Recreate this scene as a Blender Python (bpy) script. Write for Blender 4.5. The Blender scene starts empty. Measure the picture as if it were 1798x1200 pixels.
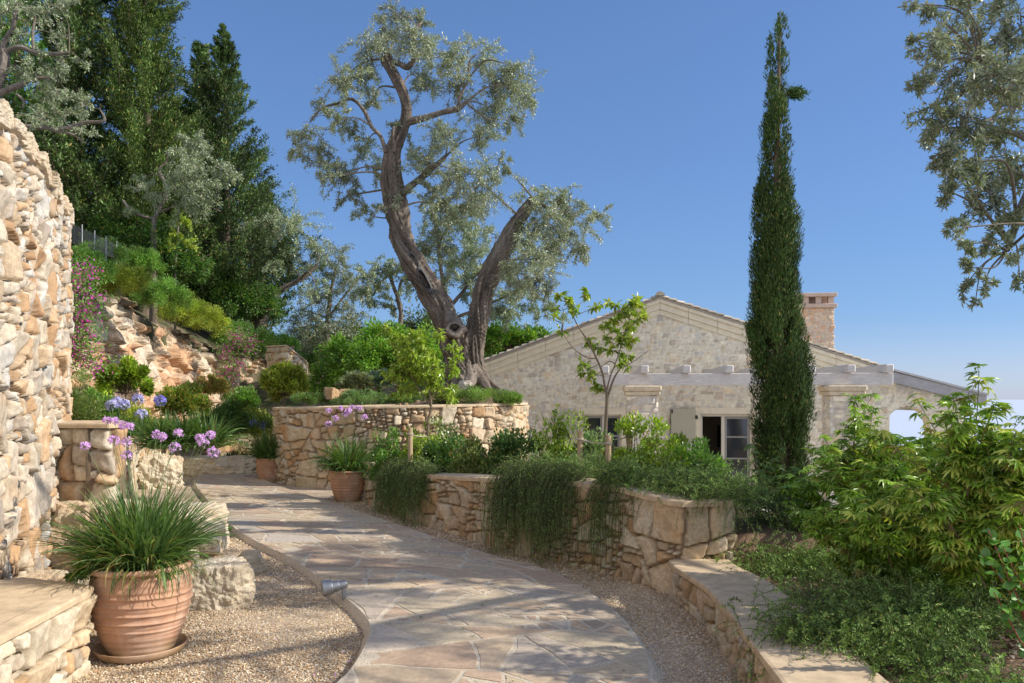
import bpy, math, random
import numpy as np
from mathutils import Vector

C = bpy.context.scene.collection
S = bpy.context.scene
R = math.radians
F = 1398.0; HY = 700.0; CX = 899.0; EYE = 1.6     # focal length in pixels, horizon row, eye height

# ------------------------------------------------------------------ camera, sky, sun
cam = bpy.data.cameras.new("camera"); co = bpy.data.objects.new("camera", cam); C.objects.link(co)
co.location = (0, 0, EYE); co.rotation_euler = (R(90), 0, 0)
cam.sensor_width = 36; cam.lens = 28; cam.shift_y = 0.0556; cam.clip_start = .05; cam.clip_end = 60000
S.camera = co
SUN_EL = 34.0; SUN_AZ = -5.0      # azimuth measured from +X towards +Y
w = bpy.data.worlds.new("World"); S.world = w; w.use_nodes = True
nt = w.node_tree; bg = nt.nodes["Background"]
sky = nt.nodes.new("ShaderNodeTexSky"); sky.sky_type = 'NISHITA'; sky.sun_disc = False
sky.sun_elevation = R(SUN_EL); sky.sun_rotation = R(90 - SUN_AZ); sky.air_density = 1.0; sky.dust_density = 0.3; sky.ozone_density = 3.0
sky.altitude = 50
gm = nt.nodes.new("ShaderNodeGamma"); gm.inputs[1].default_value = .62; nt.links.new(sky.outputs[0], gm.inputs[0])
ml_ = nt.nodes.new("ShaderNodeMix"); ml_.data_type = 'RGBA'; ml_.blend_type = 'MULTIPLY'; ml_.inputs[0].default_value = 1; nt.links.new(gm.outputs[0], ml_.inputs[6]); ml_.inputs[7].default_value = (.59, .84, 1.26, 1)
# added warm fill glow in the unseen sky behind the viewer, lifts the shade
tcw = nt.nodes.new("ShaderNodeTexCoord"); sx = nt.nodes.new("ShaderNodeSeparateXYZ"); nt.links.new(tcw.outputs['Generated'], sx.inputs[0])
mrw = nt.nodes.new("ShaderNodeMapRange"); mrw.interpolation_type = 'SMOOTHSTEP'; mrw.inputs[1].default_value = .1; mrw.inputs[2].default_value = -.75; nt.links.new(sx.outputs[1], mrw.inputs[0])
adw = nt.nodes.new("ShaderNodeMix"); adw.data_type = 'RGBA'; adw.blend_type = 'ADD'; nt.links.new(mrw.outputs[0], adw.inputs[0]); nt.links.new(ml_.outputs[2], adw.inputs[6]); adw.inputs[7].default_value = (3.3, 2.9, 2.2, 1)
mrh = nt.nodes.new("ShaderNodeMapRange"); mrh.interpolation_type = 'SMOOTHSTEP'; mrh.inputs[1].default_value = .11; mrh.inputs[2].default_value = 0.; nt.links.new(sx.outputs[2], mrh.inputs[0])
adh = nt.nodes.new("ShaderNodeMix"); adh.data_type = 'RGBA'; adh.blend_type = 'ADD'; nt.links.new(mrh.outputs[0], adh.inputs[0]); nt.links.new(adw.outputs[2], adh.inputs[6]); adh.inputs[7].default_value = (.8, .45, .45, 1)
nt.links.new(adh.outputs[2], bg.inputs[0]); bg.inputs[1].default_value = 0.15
sl = bpy.data.lights.new("sun", 'SUN'); so = bpy.data.objects.new("sun", sl); C.objects.link(so)
sl.energy = 4.1; sl.angle = R(0.6); sl.color = (1.0, .93, .82)
sd = Vector((math.cos(R(SUN_EL))*math.cos(R(SUN_AZ)), math.cos(R(SUN_EL))*math.sin(R(SUN_AZ)), math.sin(R(SUN_EL))))
so.rotation_euler = sd.to_track_quat('Z', 'Y').to_euler()
S.view_settings.view_transform = 'Standard'; S.view_settings.look = 'None'
S.view_settings.exposure = 0.48; S.view_settings.gamma = 1.0
S.render.engine = 'CYCLES'
S.cycles.max_bounces = 6; S.cycles.transparent_max_bounces = 6

def P(px, py, d):
    return np.array([(px-CX)/F*d, d, EYE-(py-HY)/F*d])
def G(px, py, z=-0.06):
    d = (EYE-z)*F/(py-HY)
    return np.array([(px-CX)/F*d, d])

# ------------------------------------------------------------------ numpy noise
def _h(ix, iy, iz, seed):
    n = (ix*374761393 + iy*668265263 + iz*2147483647 + seed*1274126177) & 0xffffffff
    n = ((n ^ (n >> 13))*1274126177) & 0xffffffff
    n = ((n ^ (n >> 16))*2246822519) & 0xffffffff
    return ((n ^ (n >> 15)) & 0xffffff)/float(0xffffff)
def vnoise(p, seed=0):
    p = np.asarray(p, float)
    i = np.floor(p).astype(np.int64); f = p-i; f = f*f*(3-2*f)
    r = 0
    for a in (0, 1):
        for b in (0, 1):
            for c in (0, 1):
                wt = (f[..., 0] if a else 1-f[..., 0])*(f[..., 1] if b else 1-f[..., 1])*(f[..., 2] if c else 1-f[..., 2])
                r = r + wt*_h(i[..., 0]+a, i[..., 1]+b, i[..., 2]+c, seed)
    return r*2-1
def fbm(p, oct=4, seed=0, gain=.5):
    p = np.asarray(p, float); r = 0; a = 1; t = 0
    for k in range(oct):
        r = r + a*vnoise(p*(2.03**k)+k*17.3, seed+k); t += a; a *= gain
    return r/t
def v3(x, y, z=0):
    x, y, z = np.broadcast_arrays(np.asarray(x, float), np.asarray(y, float), np.asarray(z, float))
    return np.stack([x, y, z], -1)
def sstep(a, b, x):
    t = np.clip((x-a)/(b-a), 0, 1); return t*t*(3-2*t)
def nrm(a):
    return a/np.maximum(np.linalg.norm(a, axis=-1, keepdims=True), 1e-9)

# ------------------------------------------------------------------ mesh builder
class MB:
    def __init__(s): s.V = []; s.L = []; s.N = []; s.Cc = []; s.n = 0
    def add(s, V, F_, col=None):
        V = np.asarray(V, float).reshape(-1, 3); F_ = np.asarray(F_, int)
        s.V.append(V); s.L.append((F_+s.n).ravel()); s.N.append(np.full(len(F_), F_.shape[1]))
        c = np.ones((len(V), 3))*.5 if col is None else np.broadcast_to(np.asarray(col, float), (len(V), 3))
        s.Cc.append(c); s.n += len(V); return s
    def poly(s, V, faces, col=None):
        V = np.asarray(V, float).reshape(-1, 3)
        s.V.append(V)
        for f in faces: s.L.append(np.asarray(f)+s.n); s.N.append(np.array([len(f)]))
        c = np.ones((len(V), 3))*.5 if col is None else np.broadcast_to(np.asarray(col, float), (len(V), 3))
        s.Cc.append(c); s.n += len(V); return s
    def grid(s, Pg, col=None, closed_u=False, mask=None):
        nu, nv = Pg.shape[:2]; idx = np.arange(nu*nv).reshape(nu, nv)
        if closed_u: idx = np.vstack([idx, idx[:1]])
        q = np.stack([idx[:-1, :-1], idx[1:, :-1], idx[1:, 1:], idx[:-1, 1:]], -1)
        if mask is not None: q = q[mask]
        return s.add(Pg.reshape(-1, 3), q.reshape(-1, 4), None if col is None else np.asarray(col).reshape(-1, 3))
    def build(s, name, mat, parent=None, root=None, smooth=False):
        V = np.concatenate(s.V); L = np.concatenate(s.L); N = np.concatenate(s.N); Cc = np.concatenate(s.Cc)
        if root is not None: V = V-np.array(root.location)
        me = bpy.data.meshes.new(name)
        me.vertices.add(len(V)); me.vertices.foreach_set('co', V.astype(np.float32).ravel())
        me.loops.add(len(L)); me.loops.foreach_set('vertex_index', L.astype(np.int32))
        me.polygons.add(len(N)); me.polygons.foreach_set('loop_start', np.concatenate([[0], np.cumsum(N)[:-1]]).astype(np.int32))
        me.polygons.foreach_set('loop_total', N.astype(np.int32))
        me.polygons.foreach_set('use_smooth', np.full(len(N), bool(smooth)))
        a = me.attributes.new('Col', 'FLOAT_COLOR', 'POINT')
        a.data.foreach_set('color', np.concatenate([Cc, np.ones((len(Cc), 1))], 1).astype(np.float32).ravel())
        me.update(calc_edges=True); me.validate()
        me.materials.append(mat)
        o = bpy.data.objects.new(name, me); C.objects.link(o)
        if parent is not None: o.parent = parent
        return o

def thing(name, label, cat, loc, group=None):
    o = bpy.data.objects.new(name, None); C.objects.link(o); o.location = tuple(float(v) for v in loc); o.empty_display_size = .2
    o['label'] = label; o['category'] = cat
    if group: o['group'] = group
    bpy.context.view_layer.update() if False else None
    return o
def tag(o, label, cat, group=None):
    o['label'] = label; o['category'] = cat
    if group: o['group'] = group
    return o
def setting(o, kind='structure'): o['kind'] = kind; return o
def copy_tree(o, parent=None):
    c = o.copy(); C.objects.link(c)
    if parent is not None: c.parent = parent
    for ch in [x for x in bpy.data.objects if x.parent == o]: copy_tree(ch, c)
    return c

def box(mb, c, s, rz=0, bev=.0, col=None, M=None):
    hx, hy, hz = s[0]/2, s[1]/2, s[2]/2; b = min(bev, hx*.9, hy*.9, hz*.9)
    if b <= 0:
        V = np.array([[x, y, z] for x in (-hx, hx) for y in (-hy, hy) for z in (-hz, hz)])
        Fc = [[0, 1, 3, 2], [4, 6, 7, 5], [0, 4, 5, 1], [2, 3, 7, 6], [0, 2, 6, 4], [1, 5, 7, 3]]
    else:
        ring = lambda ix, iy, z: [[-ix, -iy+0, z], [ix, -iy, z], [ix, iy, z], [-ix, iy, z]]
        def oct_(z, i):
            X = hx-i; Y = hy-i; k = b
            return [[-X+k, -Y, z], [X-k, -Y, z], [X, -Y+k, z], [X, Y-k, z], [X-k, Y, z], [-X+k, Y, z], [-X, Y-k, z], [-X, -Y+k, z]]
        V = oct_(-hz, b*.7)+oct_(-hz+b, 0)+oct_(hz-b, 0)+oct_(hz, b*.7); V = np.array(V); Fc = []
        for r in range(3):
            for k in range(8): Fc.append([r*8+k, r*8+(k+1) % 8, r*8+8+(k+1) % 8, r*8+8+k])
        Fc.append(list(range(7, -1, -1))); Fc.append(list(range(24, 32)))
    cs, sn = math.cos(rz), math.sin(rz)
    X = V[:, 0]*cs-V[:, 1]*sn; Y = V[:, 0]*sn+V[:, 1]*cs
    V = np.stack([X, Y, V[:, 2]], 1)
    if M is not None: V = V@np.array(M).T
    mb.poly(V+np.array(c), Fc, col)

def frames(Pt):
    T = np.gradient(Pt, axis=0); T = nrm(T)
    n = np.cross(T[0], [0, 0, 1.]);
    if np.linalg.norm(n) < .1: n = np.cross(T[0], [0, 1., 0])
    n = n/np.linalg.norm(n); Ns = []
    for t in T:
        n = n-t*np.dot(n, t); n = n/max(np.linalg.norm(n), 1e-9); Ns.append(n)
    Ns = np.array(Ns); return T, Ns, np.cross(T, Ns)
def spline(pts, n):
    pts = np.asarray(pts, float); m = len(pts)
    if m < 3: 
        t = np.linspace(0, 1, n)[:, None]; return pts[0]*(1-t)+pts[-1]*t
    t = np.linspace(0, m-1, n); i = np.clip(t.astype(int), 0, m-2); f = (t-i)[:, None]
    p0 = pts[np.clip(i-1, 0, m-1)]; p1 = pts[i]; p2 = pts[i+1]; p3 = pts[np.clip(i+2, 0, m-1)]
    return .5*((2*p1)+(-p0+p2)*f+(2*p0-5*p1+4*p2-p3)*f*f+(-p0+3*p1-3*p2+p3)*f**3)
def tube(mb, pts, rad, k=8, n=None, disp=None, col=None, cap=True):
    pr = np.column_stack([np.asarray(pts, float), np.broadcast_to(rad, (len(pts),))])
    n = n or len(pts)*4
    q = spline(pr, n); Pt = q[:, :3]; r = np.maximum(q[:, 3], .0005)
    T, N, B = frames(Pt); a = np.linspace(0, 2*math.pi, k, endpoint=False)
    off = (np.cos(a)[None, :, None]*N[:, None]+np.sin(a)[None, :, None]*B[:, None])
    V = Pt[:, None]+off*r[:, None, None]
    if disp is not None:
        s = np.concatenate([[0], np.cumsum(np.linalg.norm(np.diff(Pt, axis=0), axis=1))])
        dd = disp(s[:, None]+0*a[None], a[None]+0*s[:, None], r[:, None], V)
        V = V+off*dd[..., None]
    idx = np.arange(n*k).reshape(n, k); nx = np.roll(idx, -1, 1)
    q4 = np.stack([idx[:-1], nx[:-1], nx[1:], idx[1:]], -1).reshape(-1, 4)
    cc = None
    if col is not None: cc = np.broadcast_to(col, (n*k, 3)) if not callable(col) else col(V.reshape(-1, 3))
    mb.add(V.reshape(-1, 3), q4, cc)
    if cap: 
        base = mb.n-n*k
        mb.L.append(base+idx[-1]); mb.N.append(np.array([k])); mb.L.append(base+idx[0][::-1]); mb.N.append(np.array([k]))
def tubes(mb, Pt, Rr, k=3, col=None):
    """Pt (n,m,3) polylines, Rr (n,m) radii"""
    n, m = Pt.shape[:2]
    if n == 0: return
    T = nrm(np.gradient(Pt, axis=1)); ref = np.where(np.abs(T[:, :1, 2:3]) > .9, np.array([1., 0, 0]), np.array([0, 0, 1.]))
    N = nrm(np.cross(T, np.broadcast_to(ref, T.shape))); B = np.cross(T, N)
    a = np.linspace(0, 2*math.pi, k, endpoint=False)
    V = Pt[:, :, None]+(np.cos(a)[None, None, :, None]*N[:, :, None]+np.sin(a)[None, None, :, None]*B[:, :, None])*Rr[:, :, None, None]
    idx = np.arange(n*m*k).reshape(n, m, k); nx = np.roll(idx, -1, 2)
    q = np.stack([idx[:, :-1], nx[:, :-1], nx[:, 1:], idx[:, 1:]], -1).reshape(-1, 4)
    mb.add(V.reshape(-1, 3), q, col)

LF = 1.6
def leaves(mb, p, d, nn, L, W, col, fold=.0, kind=4, curl=0.):
    """p base, d direction, nn approx normal"""
    col = np.clip(np.asarray(col)*LF, 0, .85); n = len(p); d = nrm(d); s = nrm(np.cross(d, nn)); u = np.cross(s, d)
    L = np.broadcast_to(L, (n,))[:, None]; W = np.broadcast_to(W, (n,))[:, None]
    if kind == 4:
        V = np.stack([p, p+d*L*.5+s*W*.5, p+d*L-u*L*curl, p+d*L*.5-s*W*.5], 1)
        q = np.arange(n*4).reshape(n, 4); mb.add(V.reshape(-1, 3), q, np.repeat(col, 4, 0))
    else:
        up = u*W*fold
        V = np.stack([p, p+d*L*.33+s*W*.5+up, p+d*L*.7+s*W*.36+up*.7-u*L*curl*.4, p+d*L-u*L*curl, p+d*L*.7-s*W*.36+up*.7-u*L*curl*.4, p+d*L*.33-s*W*.5+up, p+d*L*.45-u*L*curl*.1], 1)
        b = np.arange(n)[:, None]*7
        q = np.concatenate([b+np.array([[0, 1, 2, 6]]), b+np.array([[6, 2, 3, 4]]), b+np.array([[0, 6, 4, 5]])], 0)
        mb.add(V.reshape(-1, 3), q, np.repeat(col, 7, 0))
def rdir(rng, n):
    return nrm(rng.normal(size=(n, 3)))
def pcol(rng, n, pal, var=.18):
    pal = np.asarray(pal, float); c = pal[rng.integers(0, len(pal), n)]
    c = np.clip(c*(1+rng.normal(size=(n, 1))*var), .003, 1)
    if n > 40:   # a few yellowed and dry leaves among green ones
        g = (c[:, 1] > c[:, 0]*1.05) & (c[:, 1] > c[:, 2]*1.3) & (rng.uniform(0, 1, n) < .035); c[g] = np.array([.24, .19, .06])*rng.uniform(.6, 1.2, (g.sum(), 1))
    return c

# ------------------------------------------------------------------ materials
def newmat(name):
    m = bpy.data.materials.new(name); m.use_nodes = True; t = m.node_tree
    return m, t, t.nodes, t.links, t.nodes["Principled BSDF"]
def nd(N, typ, **kw):
    n = N.new(typ)
    for k, v in kw.items():
        if hasattr(n, k): setattr(n, k, v)
        else: n.inputs[k.replace('_', ' ')].default_value = v
    return n
def stone_mat(name, rough=.85, bump=.4, scale=30, vary=.35, spots=None, bdist=.012):
    m, t, N, Lk, b = newmat(name)
    at = nd(N, 'ShaderNodeAttribute', attribute_name='Col'); tc = N.new('ShaderNodeTexCoord')
    n1 = nd(N, 'ShaderNodeTexNoise', Scale=scale*.28, Detail=8., Roughness=.62); n2 = nd(N, 'ShaderNodeTexNoise', Scale=scale, Detail=10., Roughness=.7)
    Lk.new(tc.outputs['Object'], n1.inputs[0]); Lk.new(tc.outputs['Object'], n2.inputs[0])
    r1 = nd(N, 'ShaderNodeMapRange'); r1.inputs[1].default_value = .3; r1.inputs[2].default_value = .7; r1.inputs[3].default_value = 1-vary; r1.inputs[4].default_value = 1+vary*.6
    Lk.new(n2.outputs[0], r1.inputs[0])
    mx = nd(N, 'ShaderNodeMix', data_type='RGBA', blend_type='MULTIPLY'); mx.inputs[0].default_value = 1
    Lk.new(at.outputs['Color'], mx.inputs[6]); cb = N.new('ShaderNodeCombineColor')
    for i in range(3): Lk.new(r1.outputs[0], cb.inputs[i])
    Lk.new(cb.outputs[0], mx.inputs[7]); out = mx.outputs[2]
    if spots is not None:
        r2 = nd(N, 'ShaderNodeMapRange'); r2.inputs[1].default_value = .52; r2.inputs[2].default_value = .68; r2.inputs[4].default_value = spots[3]
        Lk.new(n1.outputs[0], r2.inputs[0])
        m2 = nd(N, 'ShaderNodeMix', data_type='RGBA'); Lk.new(r2.outputs[0], m2.inputs[0]); Lk.new(out, m2.inputs[6]); m2.inputs[7].default_value = (*spots[:3], 1); out = m2.outputs[2]
    Lk.new(out, b.inputs['Base Color']); b.inputs['Roughness'].default_value = rough; b.inputs['Specular IOR Level'].default_value = .25
    bp = nd(N, 'ShaderNodeBump', Strength=bump, Distance=bdist); Lk.new(n2.outputs[0], bp.inputs['Height']); Lk.new(bp.outputs[0], b.inputs['Normal'])
    return m
def leaf_mat(name, rough=.5, trans=.35, spec=.4, back=None, tint=(1.25, 1.3, .5)):
    m, t, N, Lk, b = newmat(name); at = nd(N, 'ShaderNodeAttribute', attribute_name='Col'); c = at.outputs['Color']
    if back is not None:
        g = N.new('ShaderNodeNewGeometry'); mx = nd(N, 'ShaderNodeMix', data_type='RGBA'); Lk.new(g.outputs['Backfacing'], mx.inputs[0])
        Lk.new(c, mx.inputs[6]); mx.inputs[7].default_value = (*back, 1); c = mx.outputs[2]
    Lk.new(c, b.inputs['Base Color']); b.inputs['Roughness'].default_value = rough; b.inputs['Specular IOR Level'].default_value = spec
    tr = N.new('ShaderNodeBsdfTranslucent'); tm = nd(N, 'ShaderNodeMix', data_type='RGBA', blend_type='MULTIPLY'); tm.inputs[0].default_value = 1
    Lk.new(c, tm.inputs[6]); tm.inputs[7].default_value = (*tint, 1); Lk.new(tm.outputs[2], tr.inputs[0])
    ms = N.new('ShaderNodeMixShader'); ms.inputs[0].default_value = trans; Lk.new(b.outputs[0], ms.inputs[1]); Lk.new(tr.outputs[0], ms.inputs[2])
    Lk.new(ms.outputs[0], N['Material Output'].inputs[0]); return m
def plain_mat(name, col, rough=.7, metal=0, noise=.15, scale=12, bump=.15, spec=.4, bdist=.01, streak=None):
    m, t, N, Lk, b = newmat(name); tc = N.new('ShaderNodeTexCoord'); n = nd(N, 'ShaderNodeTexNoise', Scale=scale, Detail=8., Roughness=.65)
    if streak: 
        mp = N.new('ShaderNodeMapping'); mp.inputs['Scale'].default_value = streak; Lk.new(tc.outputs['Object'], mp.inputs[0]); Lk.new(mp.outputs[0], n.inputs[0])
    else: Lk.new(tc.outputs['Object'], n.inputs[0])
    rp = N.new('ShaderNodeValToRGB'); rp.color_ramp.elements[0].position = .3; rp.color_ramp.elements[1].position = .7
    rp.color_ramp.elements[0].color = (*[c*(1-noise) for c in col], 1); rp.color_ramp.elements[1].color = (*[min(1, c*(1+noise)) for c in col], 1)
    Lk.new(n.outputs[0], rp.inputs[0]); Lk.new(rp.outputs[0], b.inputs['Base Color'])
    b.inputs['Roughness'].default_value = rough; b.inputs['Metallic'].default_value = metal; b.inputs['Specular IOR Level'].default_value = spec
    bp = nd(N, 'ShaderNodeBump', Strength=bump, Distance=bdist); Lk.new(n.outputs[0], bp.inputs['Height']); Lk.new(bp.outputs[0], b.inputs['Normal']); return m

M = {}
M['stone'] = stone_mat('rubble_stone', spots=(.42, .27, .14, .35))
M['rock'] = stone_mat('rock', scale=9, bump=.8, vary=.45, bdist=.05, spots=(.5, .28, .14, .3))
M['boulder'] = stone_mat('boulder', scale=16, bump=.7, vary=.3, bdist=.03, spots=(.5, .33, .17, .4))
M['paving'] = stone_mat('paving', scale=22, bump=.35, vary=.28, rough=.75, spots=(.46, .33, .24, .3), bdist=.006)
M['house_stone'] = stone_mat('house_stone', scale=14, bump=.3, vary=.2, spots=(.42, .37, .3, .25))
M['cap'] = plain_mat('cap_mortar', (.56, .43, .28), .85, noise=.25, scale=9, bump=.4)
M['mortar'] = plain_mat('mortar', (.60, .52, .40), .9, noise=.35, scale=60, bump=.9, bdist=.01)
M['haunch'] = plain_mat('edge_mortar', (.5, .42, .31), .9, noise=.3, scale=25, bump=.6)
M['terracotta'] = stone_mat('terracotta', scale=7, bump=.15, vary=.26, rough=.85, spots=(.66, .50, .40, .6), bdist=.004)
M['bark'] = stone_mat('bark', scale=22, bump=.9, vary=.5, rough=.95, bdist=.03)
M['twig'] = stone_mat('twig', scale=22, bump=.2, vary=.2, rough=.9)
M['olive_leaf'] = leaf_mat('olive_leaf', rough=.42, trans=.18, spec=.5, back=(.36, .39, .29), tint=(1.1, 1.2, .6))
M['leaf'] = leaf_mat('leaf', rough=.42, trans=.38)
M['gloss_leaf'] = leaf_mat('gloss_leaf', rough=.3, trans=.3, spec=.5)
M['needle'] = leaf_mat('needle', rough=.6, trans=.12, spec=.25, tint=(1.1, 1.2, .6))
M['petal'] = leaf_mat('petal', rough=.6, trans=.4, spec=.2, tint=(1.2, 1.05, 1.2))
M['soil'] = plain_mat('soil', (.2, .13, .085), .95, noise=.5, scale=25, bump=1, bdist=.03)
M['white_wood'] = plain_mat('white_washed_wood', (.60, .57, .54), .7, noise=.2, scale=5, bump=.2, streak=(1, 8, 8))
M['grey_wood'] = plain_mat('grey_wood', (.36, .35, .36), .75, noise=.2, scale=5, bump=.2)
M['cream'] = plain_mat('cream_stone_trim', (.72, .64, .48), .8, noise=.1, scale=6, bump=.2)
M['capital_stone'] = plain_mat('capital_stone', (.60, .50, .35), .85, noise=.25, scale=7, bump=.6, bdist=.02)
M['cap_stone'] = plain_mat('chimney_cap_stone', (.56, .42, .33), .8, noise=.15, scale=6, bump=.3)
M['shutter'] = plain_mat('shutter_paint', (.42, .40, .30), .6, noise=.05, scale=3, bump=.05)
M['joinery'] = plain_mat('joinery_paint', (.62, .57, .47), .5, noise=.05, scale=3, bump=.05)
M['mesh_frame'] = plain_mat('grey_frame', (.28, .27, .25), .5, noise=.05, scale=3, bump=.05)
M['iron'] = plain_mat('iron', (.05, .05, .05), .5, metal=.3, noise=.2, bump=.1)
M['metal'] = plain_mat('galvanised', (.30, .31, .32), .5, metal=.75, noise=.2, scale=18, bump=.1)
M['brass'] = plain_mat('brass', (.55, .38, .12), .4, metal=.9, noise=.2, bump=.05)
M['dark_room'] = plain_mat('dark_interior', (.12, .095, .075), .9, noise=.1, bump=.05)
M['room_wall'] = plain_mat('interior_plaster', (.35, .3, .25), .9, noise=.05, bump=.05)
M['screen'] = plain_mat('black_screen', (.01, .01, .012), .25, noise=.1, bump=0)
M['stake'] = plain_mat('stake_wood', (.42, .31, .19), .8, noise=.3, scale=20, bump=.4, streak=(4, 4, .5))
M['rope'] = plain_mat('rope', (.5, .44, .34), .9, noise=.3, scale=120, bump=.8)
M['roof'] = stone_mat('roof_tile', scale=12, bump=.3, vary=.3, rough=.85, spots=(.35, .3, .22, .3))
m, t, N, Lk, b = newmat('glass'); b.inputs['Base Color'].default_value = (.03, .035, .04, 1); b.inputs['Roughness'].default_value = .05; b.inputs['Specular IOR Level'].default_value = .9; M['glass'] = m
m, t, N, Lk, b = newmat('sea'); b.inputs['Base Color'].default_value = (.50, .56, .66, 1); b.inputs['Roughness'].default_value = .7  # pale base colour stands in for distant haze over the water
nz = nd(N, 'ShaderNodeTexNoise', Scale=.05, Detail=6.); tc = N.new('ShaderNodeTexCoord'); Lk.new(tc.outputs['Object'], nz.inputs[0])
bp = nd(N, 'ShaderNodeBump', Strength=.5, Distance=2.); Lk.new(nz.outputs[0], bp.inputs['Height']); Lk.new(bp.outputs[0], b.inputs['Normal']); M['sea'] = m
# gravel
m, t, N, Lk, b = newmat('gravel'); tc = N.new('ShaderNodeTexCoord')
vo = nd(N, 'ShaderNodeTexVoronoi', Scale=95.); Lk.new(tc.outputs['Object'], vo.inputs['Vector'])
sp = N.new('ShaderNodeSeparateColor'); Lk.new(vo.outputs['Color'], sp.inputs[0])
rp = N.new('ShaderNodeValToRGB'); rp.color_ramp.interpolation = 'CONSTANT'; e = rp.color_ramp.elements
cols = [(.45, .32, .20), (.60, .46, .31), (.34, .25, .17), (.68, .57, .43), (.52, .37, .22), (.42, .35, .28), (.76, .68, .56)]
e[0].color = (*cols[0], 1); e[1].position = .15; e[1].color = (*cols[1], 1)
for i, c in enumerate(cols[2:]): q = e.new(.32+i*.14); q.color = (*c, 1)
Lk.new(sp.outputs[0], rp.inputs[0]); n2 = nd(N, 'ShaderNodeTexNoise', Scale=3., Detail=5.); Lk.new(tc.outputs['Object'], n2.inputs[0])
mr = nd(N, 'ShaderNodeMapRange'); mr.inputs[1].default_value = .3; mr.inputs[2].default_value = .7; mr.inputs[3].default_value = .75; mr.inputs[4].default_value = 1.1; Lk.new(n2.outputs[0], mr.inputs[0])
mx = nd(N, 'ShaderNodeMix', data_type='RGBA', blend_type='MULTIPLY'); mx.inputs[0].default_value = 1; Lk.new(rp.outputs[0], mx.inputs[6])
cb = N.new('ShaderNodeCombineColor'); [Lk.new(mr.outputs[0], cb.inputs[i]) for i in range(3)]; Lk.new(cb.outputs[0], mx.inputs[7]); Lk.new(mx.outputs[2], b.inputs['Base Color'])
b.inputs['Roughness'].default_value = .8
bp = nd(N, 'ShaderNodeBump', Strength=1., Distance=.008); bp.invert = True; Lk.new(vo.outputs['Distance'], bp.inputs['Height']); Lk.new(bp.outputs[0], b.inputs['Normal']); M['gravel'] = m
M['grain'] = stone_mat('gravel_grain', scale=60, bump=.1, vary=.15, rough=.75)
# hillside ground: dry earth with low growth
m, t, N, Lk, b = newmat('hill_ground'); tc = N.new('ShaderNodeTexCoord'); n1 = nd(N, 'ShaderNodeTexNoise', Scale=1.2, Detail=9., Roughness=.7); Lk.new(tc.outputs['Object'], n1.inputs[0])
rp = N.new('ShaderNodeValToRGB'); e = rp.color_ramp.elements; e[0].position = .4; e[0].color = (.05, .065, .02, 1); e[1].position = .62; e[1].color = (.2, .15, .1, 1)
Lk.new(n1.outputs[0], rp.inputs[0]); Lk.new(rp.outputs[0], b.inputs['Base Color']); b.inputs['Roughness'].default_value = 1
bp = nd(N, 'ShaderNodeBump', Strength=1., Distance=.1); Lk.new(n1.outputs[0], bp.inputs['Height']); Lk.new(bp.outputs[0], b.inputs['Normal']); M['hill'] = m

# ------------------------------------------------------------------ stone laying
PAL_WALL = [(.62, .52, .37), (.58, .50, .37), (.57, .42, .26), (.54, .35, .19), (.66, .57, .42), (.48, .30, .16), (.54, .47, .36), (.60, .47, .31), (.63, .55, .42), (.48, .41, .32)]
PAL_WARM = [(.60, .49, .34), (.56, .42, .27), (.62, .53, .38), (.52, .36, .21), (.64, .56, .42), (.58, .46, .31), (.55, .48, .36), (.54, .42, .28)]
PAL_HOUSE = [(.72, .65, .50), (.66, .60, .49), (.74, .65, .48), (.60, .54, .44), (.76, .69, .54), (.68, .55, .38), (.60, .56, .50), (.73, .68, .56), (.56, .48, .38)]
def seedpts(U, V, radii, rng, an=1.25, fac=.68, tries=5):
    S_ = np.zeros((0, 2)); Rr = np.zeros(0); area = U*V*an
    for r, frac in radii:
        n = int(area/(r*r*3.0)*frac*tries)
        for _ in range(n):
            p = np.array([rng.uniform(-.1, U+.1), rng.uniform(-.1, V*an+.1)])
            if len(S_):
                if np.any(np.sum((S_-p)**2, 1) < ((Rr+r)*fac)**2): continue
            S_ = np.vstack([S_, p]); Rr = np.append(Rr, r)
            if frac < 1 and np.sum(Rr == r) > area/(r*r*3.0)*frac: break
    return S_, Rr
def stones_eval(u, v, S_, Rr, an=1.25, warp=.03, wf=6, seed=0):
    q = v3(u*wf, v*wf, seed)
    x = u+warp*fbm(q, 3, seed+3); y = v*an+warp*fbm(q+31.7, 3, seed+9)
    x = x.ravel(); y = y.ravel(); n = len(x); i1 = np.zeros(n, int); i2 = np.zeros(n, int); d1 = np.zeros(n); d2 = np.zeros(n)
    ordr = np.argsort(x); ch = 4000
    for a in range(0, n, ch):
        ii = ordr[a:a+ch]; xm, xM = x[ii].min(), x[ii].max(); rm = Rr.max()*3.2
        cand = np.where((S_[:, 0] > xm-rm) & (S_[:, 0] < xM+rm))[0]
        if len(cand) < 2: cand = np.arange(len(S_))
        D = (x[ii, None]-S_[cand, 0])**2+(y[ii, None]-S_[cand, 1])**2-Rr[cand]**2
        o = np.argpartition(D, 1, axis=1)[:, :2]; dd = np.take_along_axis(D, o, 1); sw = dd[:, 0] > dd[:, 1]
        o[sw] = o[sw][:, ::-1]; dd[sw] = dd[sw][:, ::-1]
        i1[ii] = cand[o[:, 0]]; i2[ii] = cand[o[:, 1]]; d1[ii] = dd[:, 0]; d2[ii] = dd[:, 1]
    e = (d2-d1)/(2*np.maximum(np.linalg.norm(S_[i1]-S_[i2], axis=1), 1e-3))
    sh = u.shape
    return i1.reshape(sh), e.reshape(sh), x.reshape(sh), y.reshape(sh)
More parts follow.
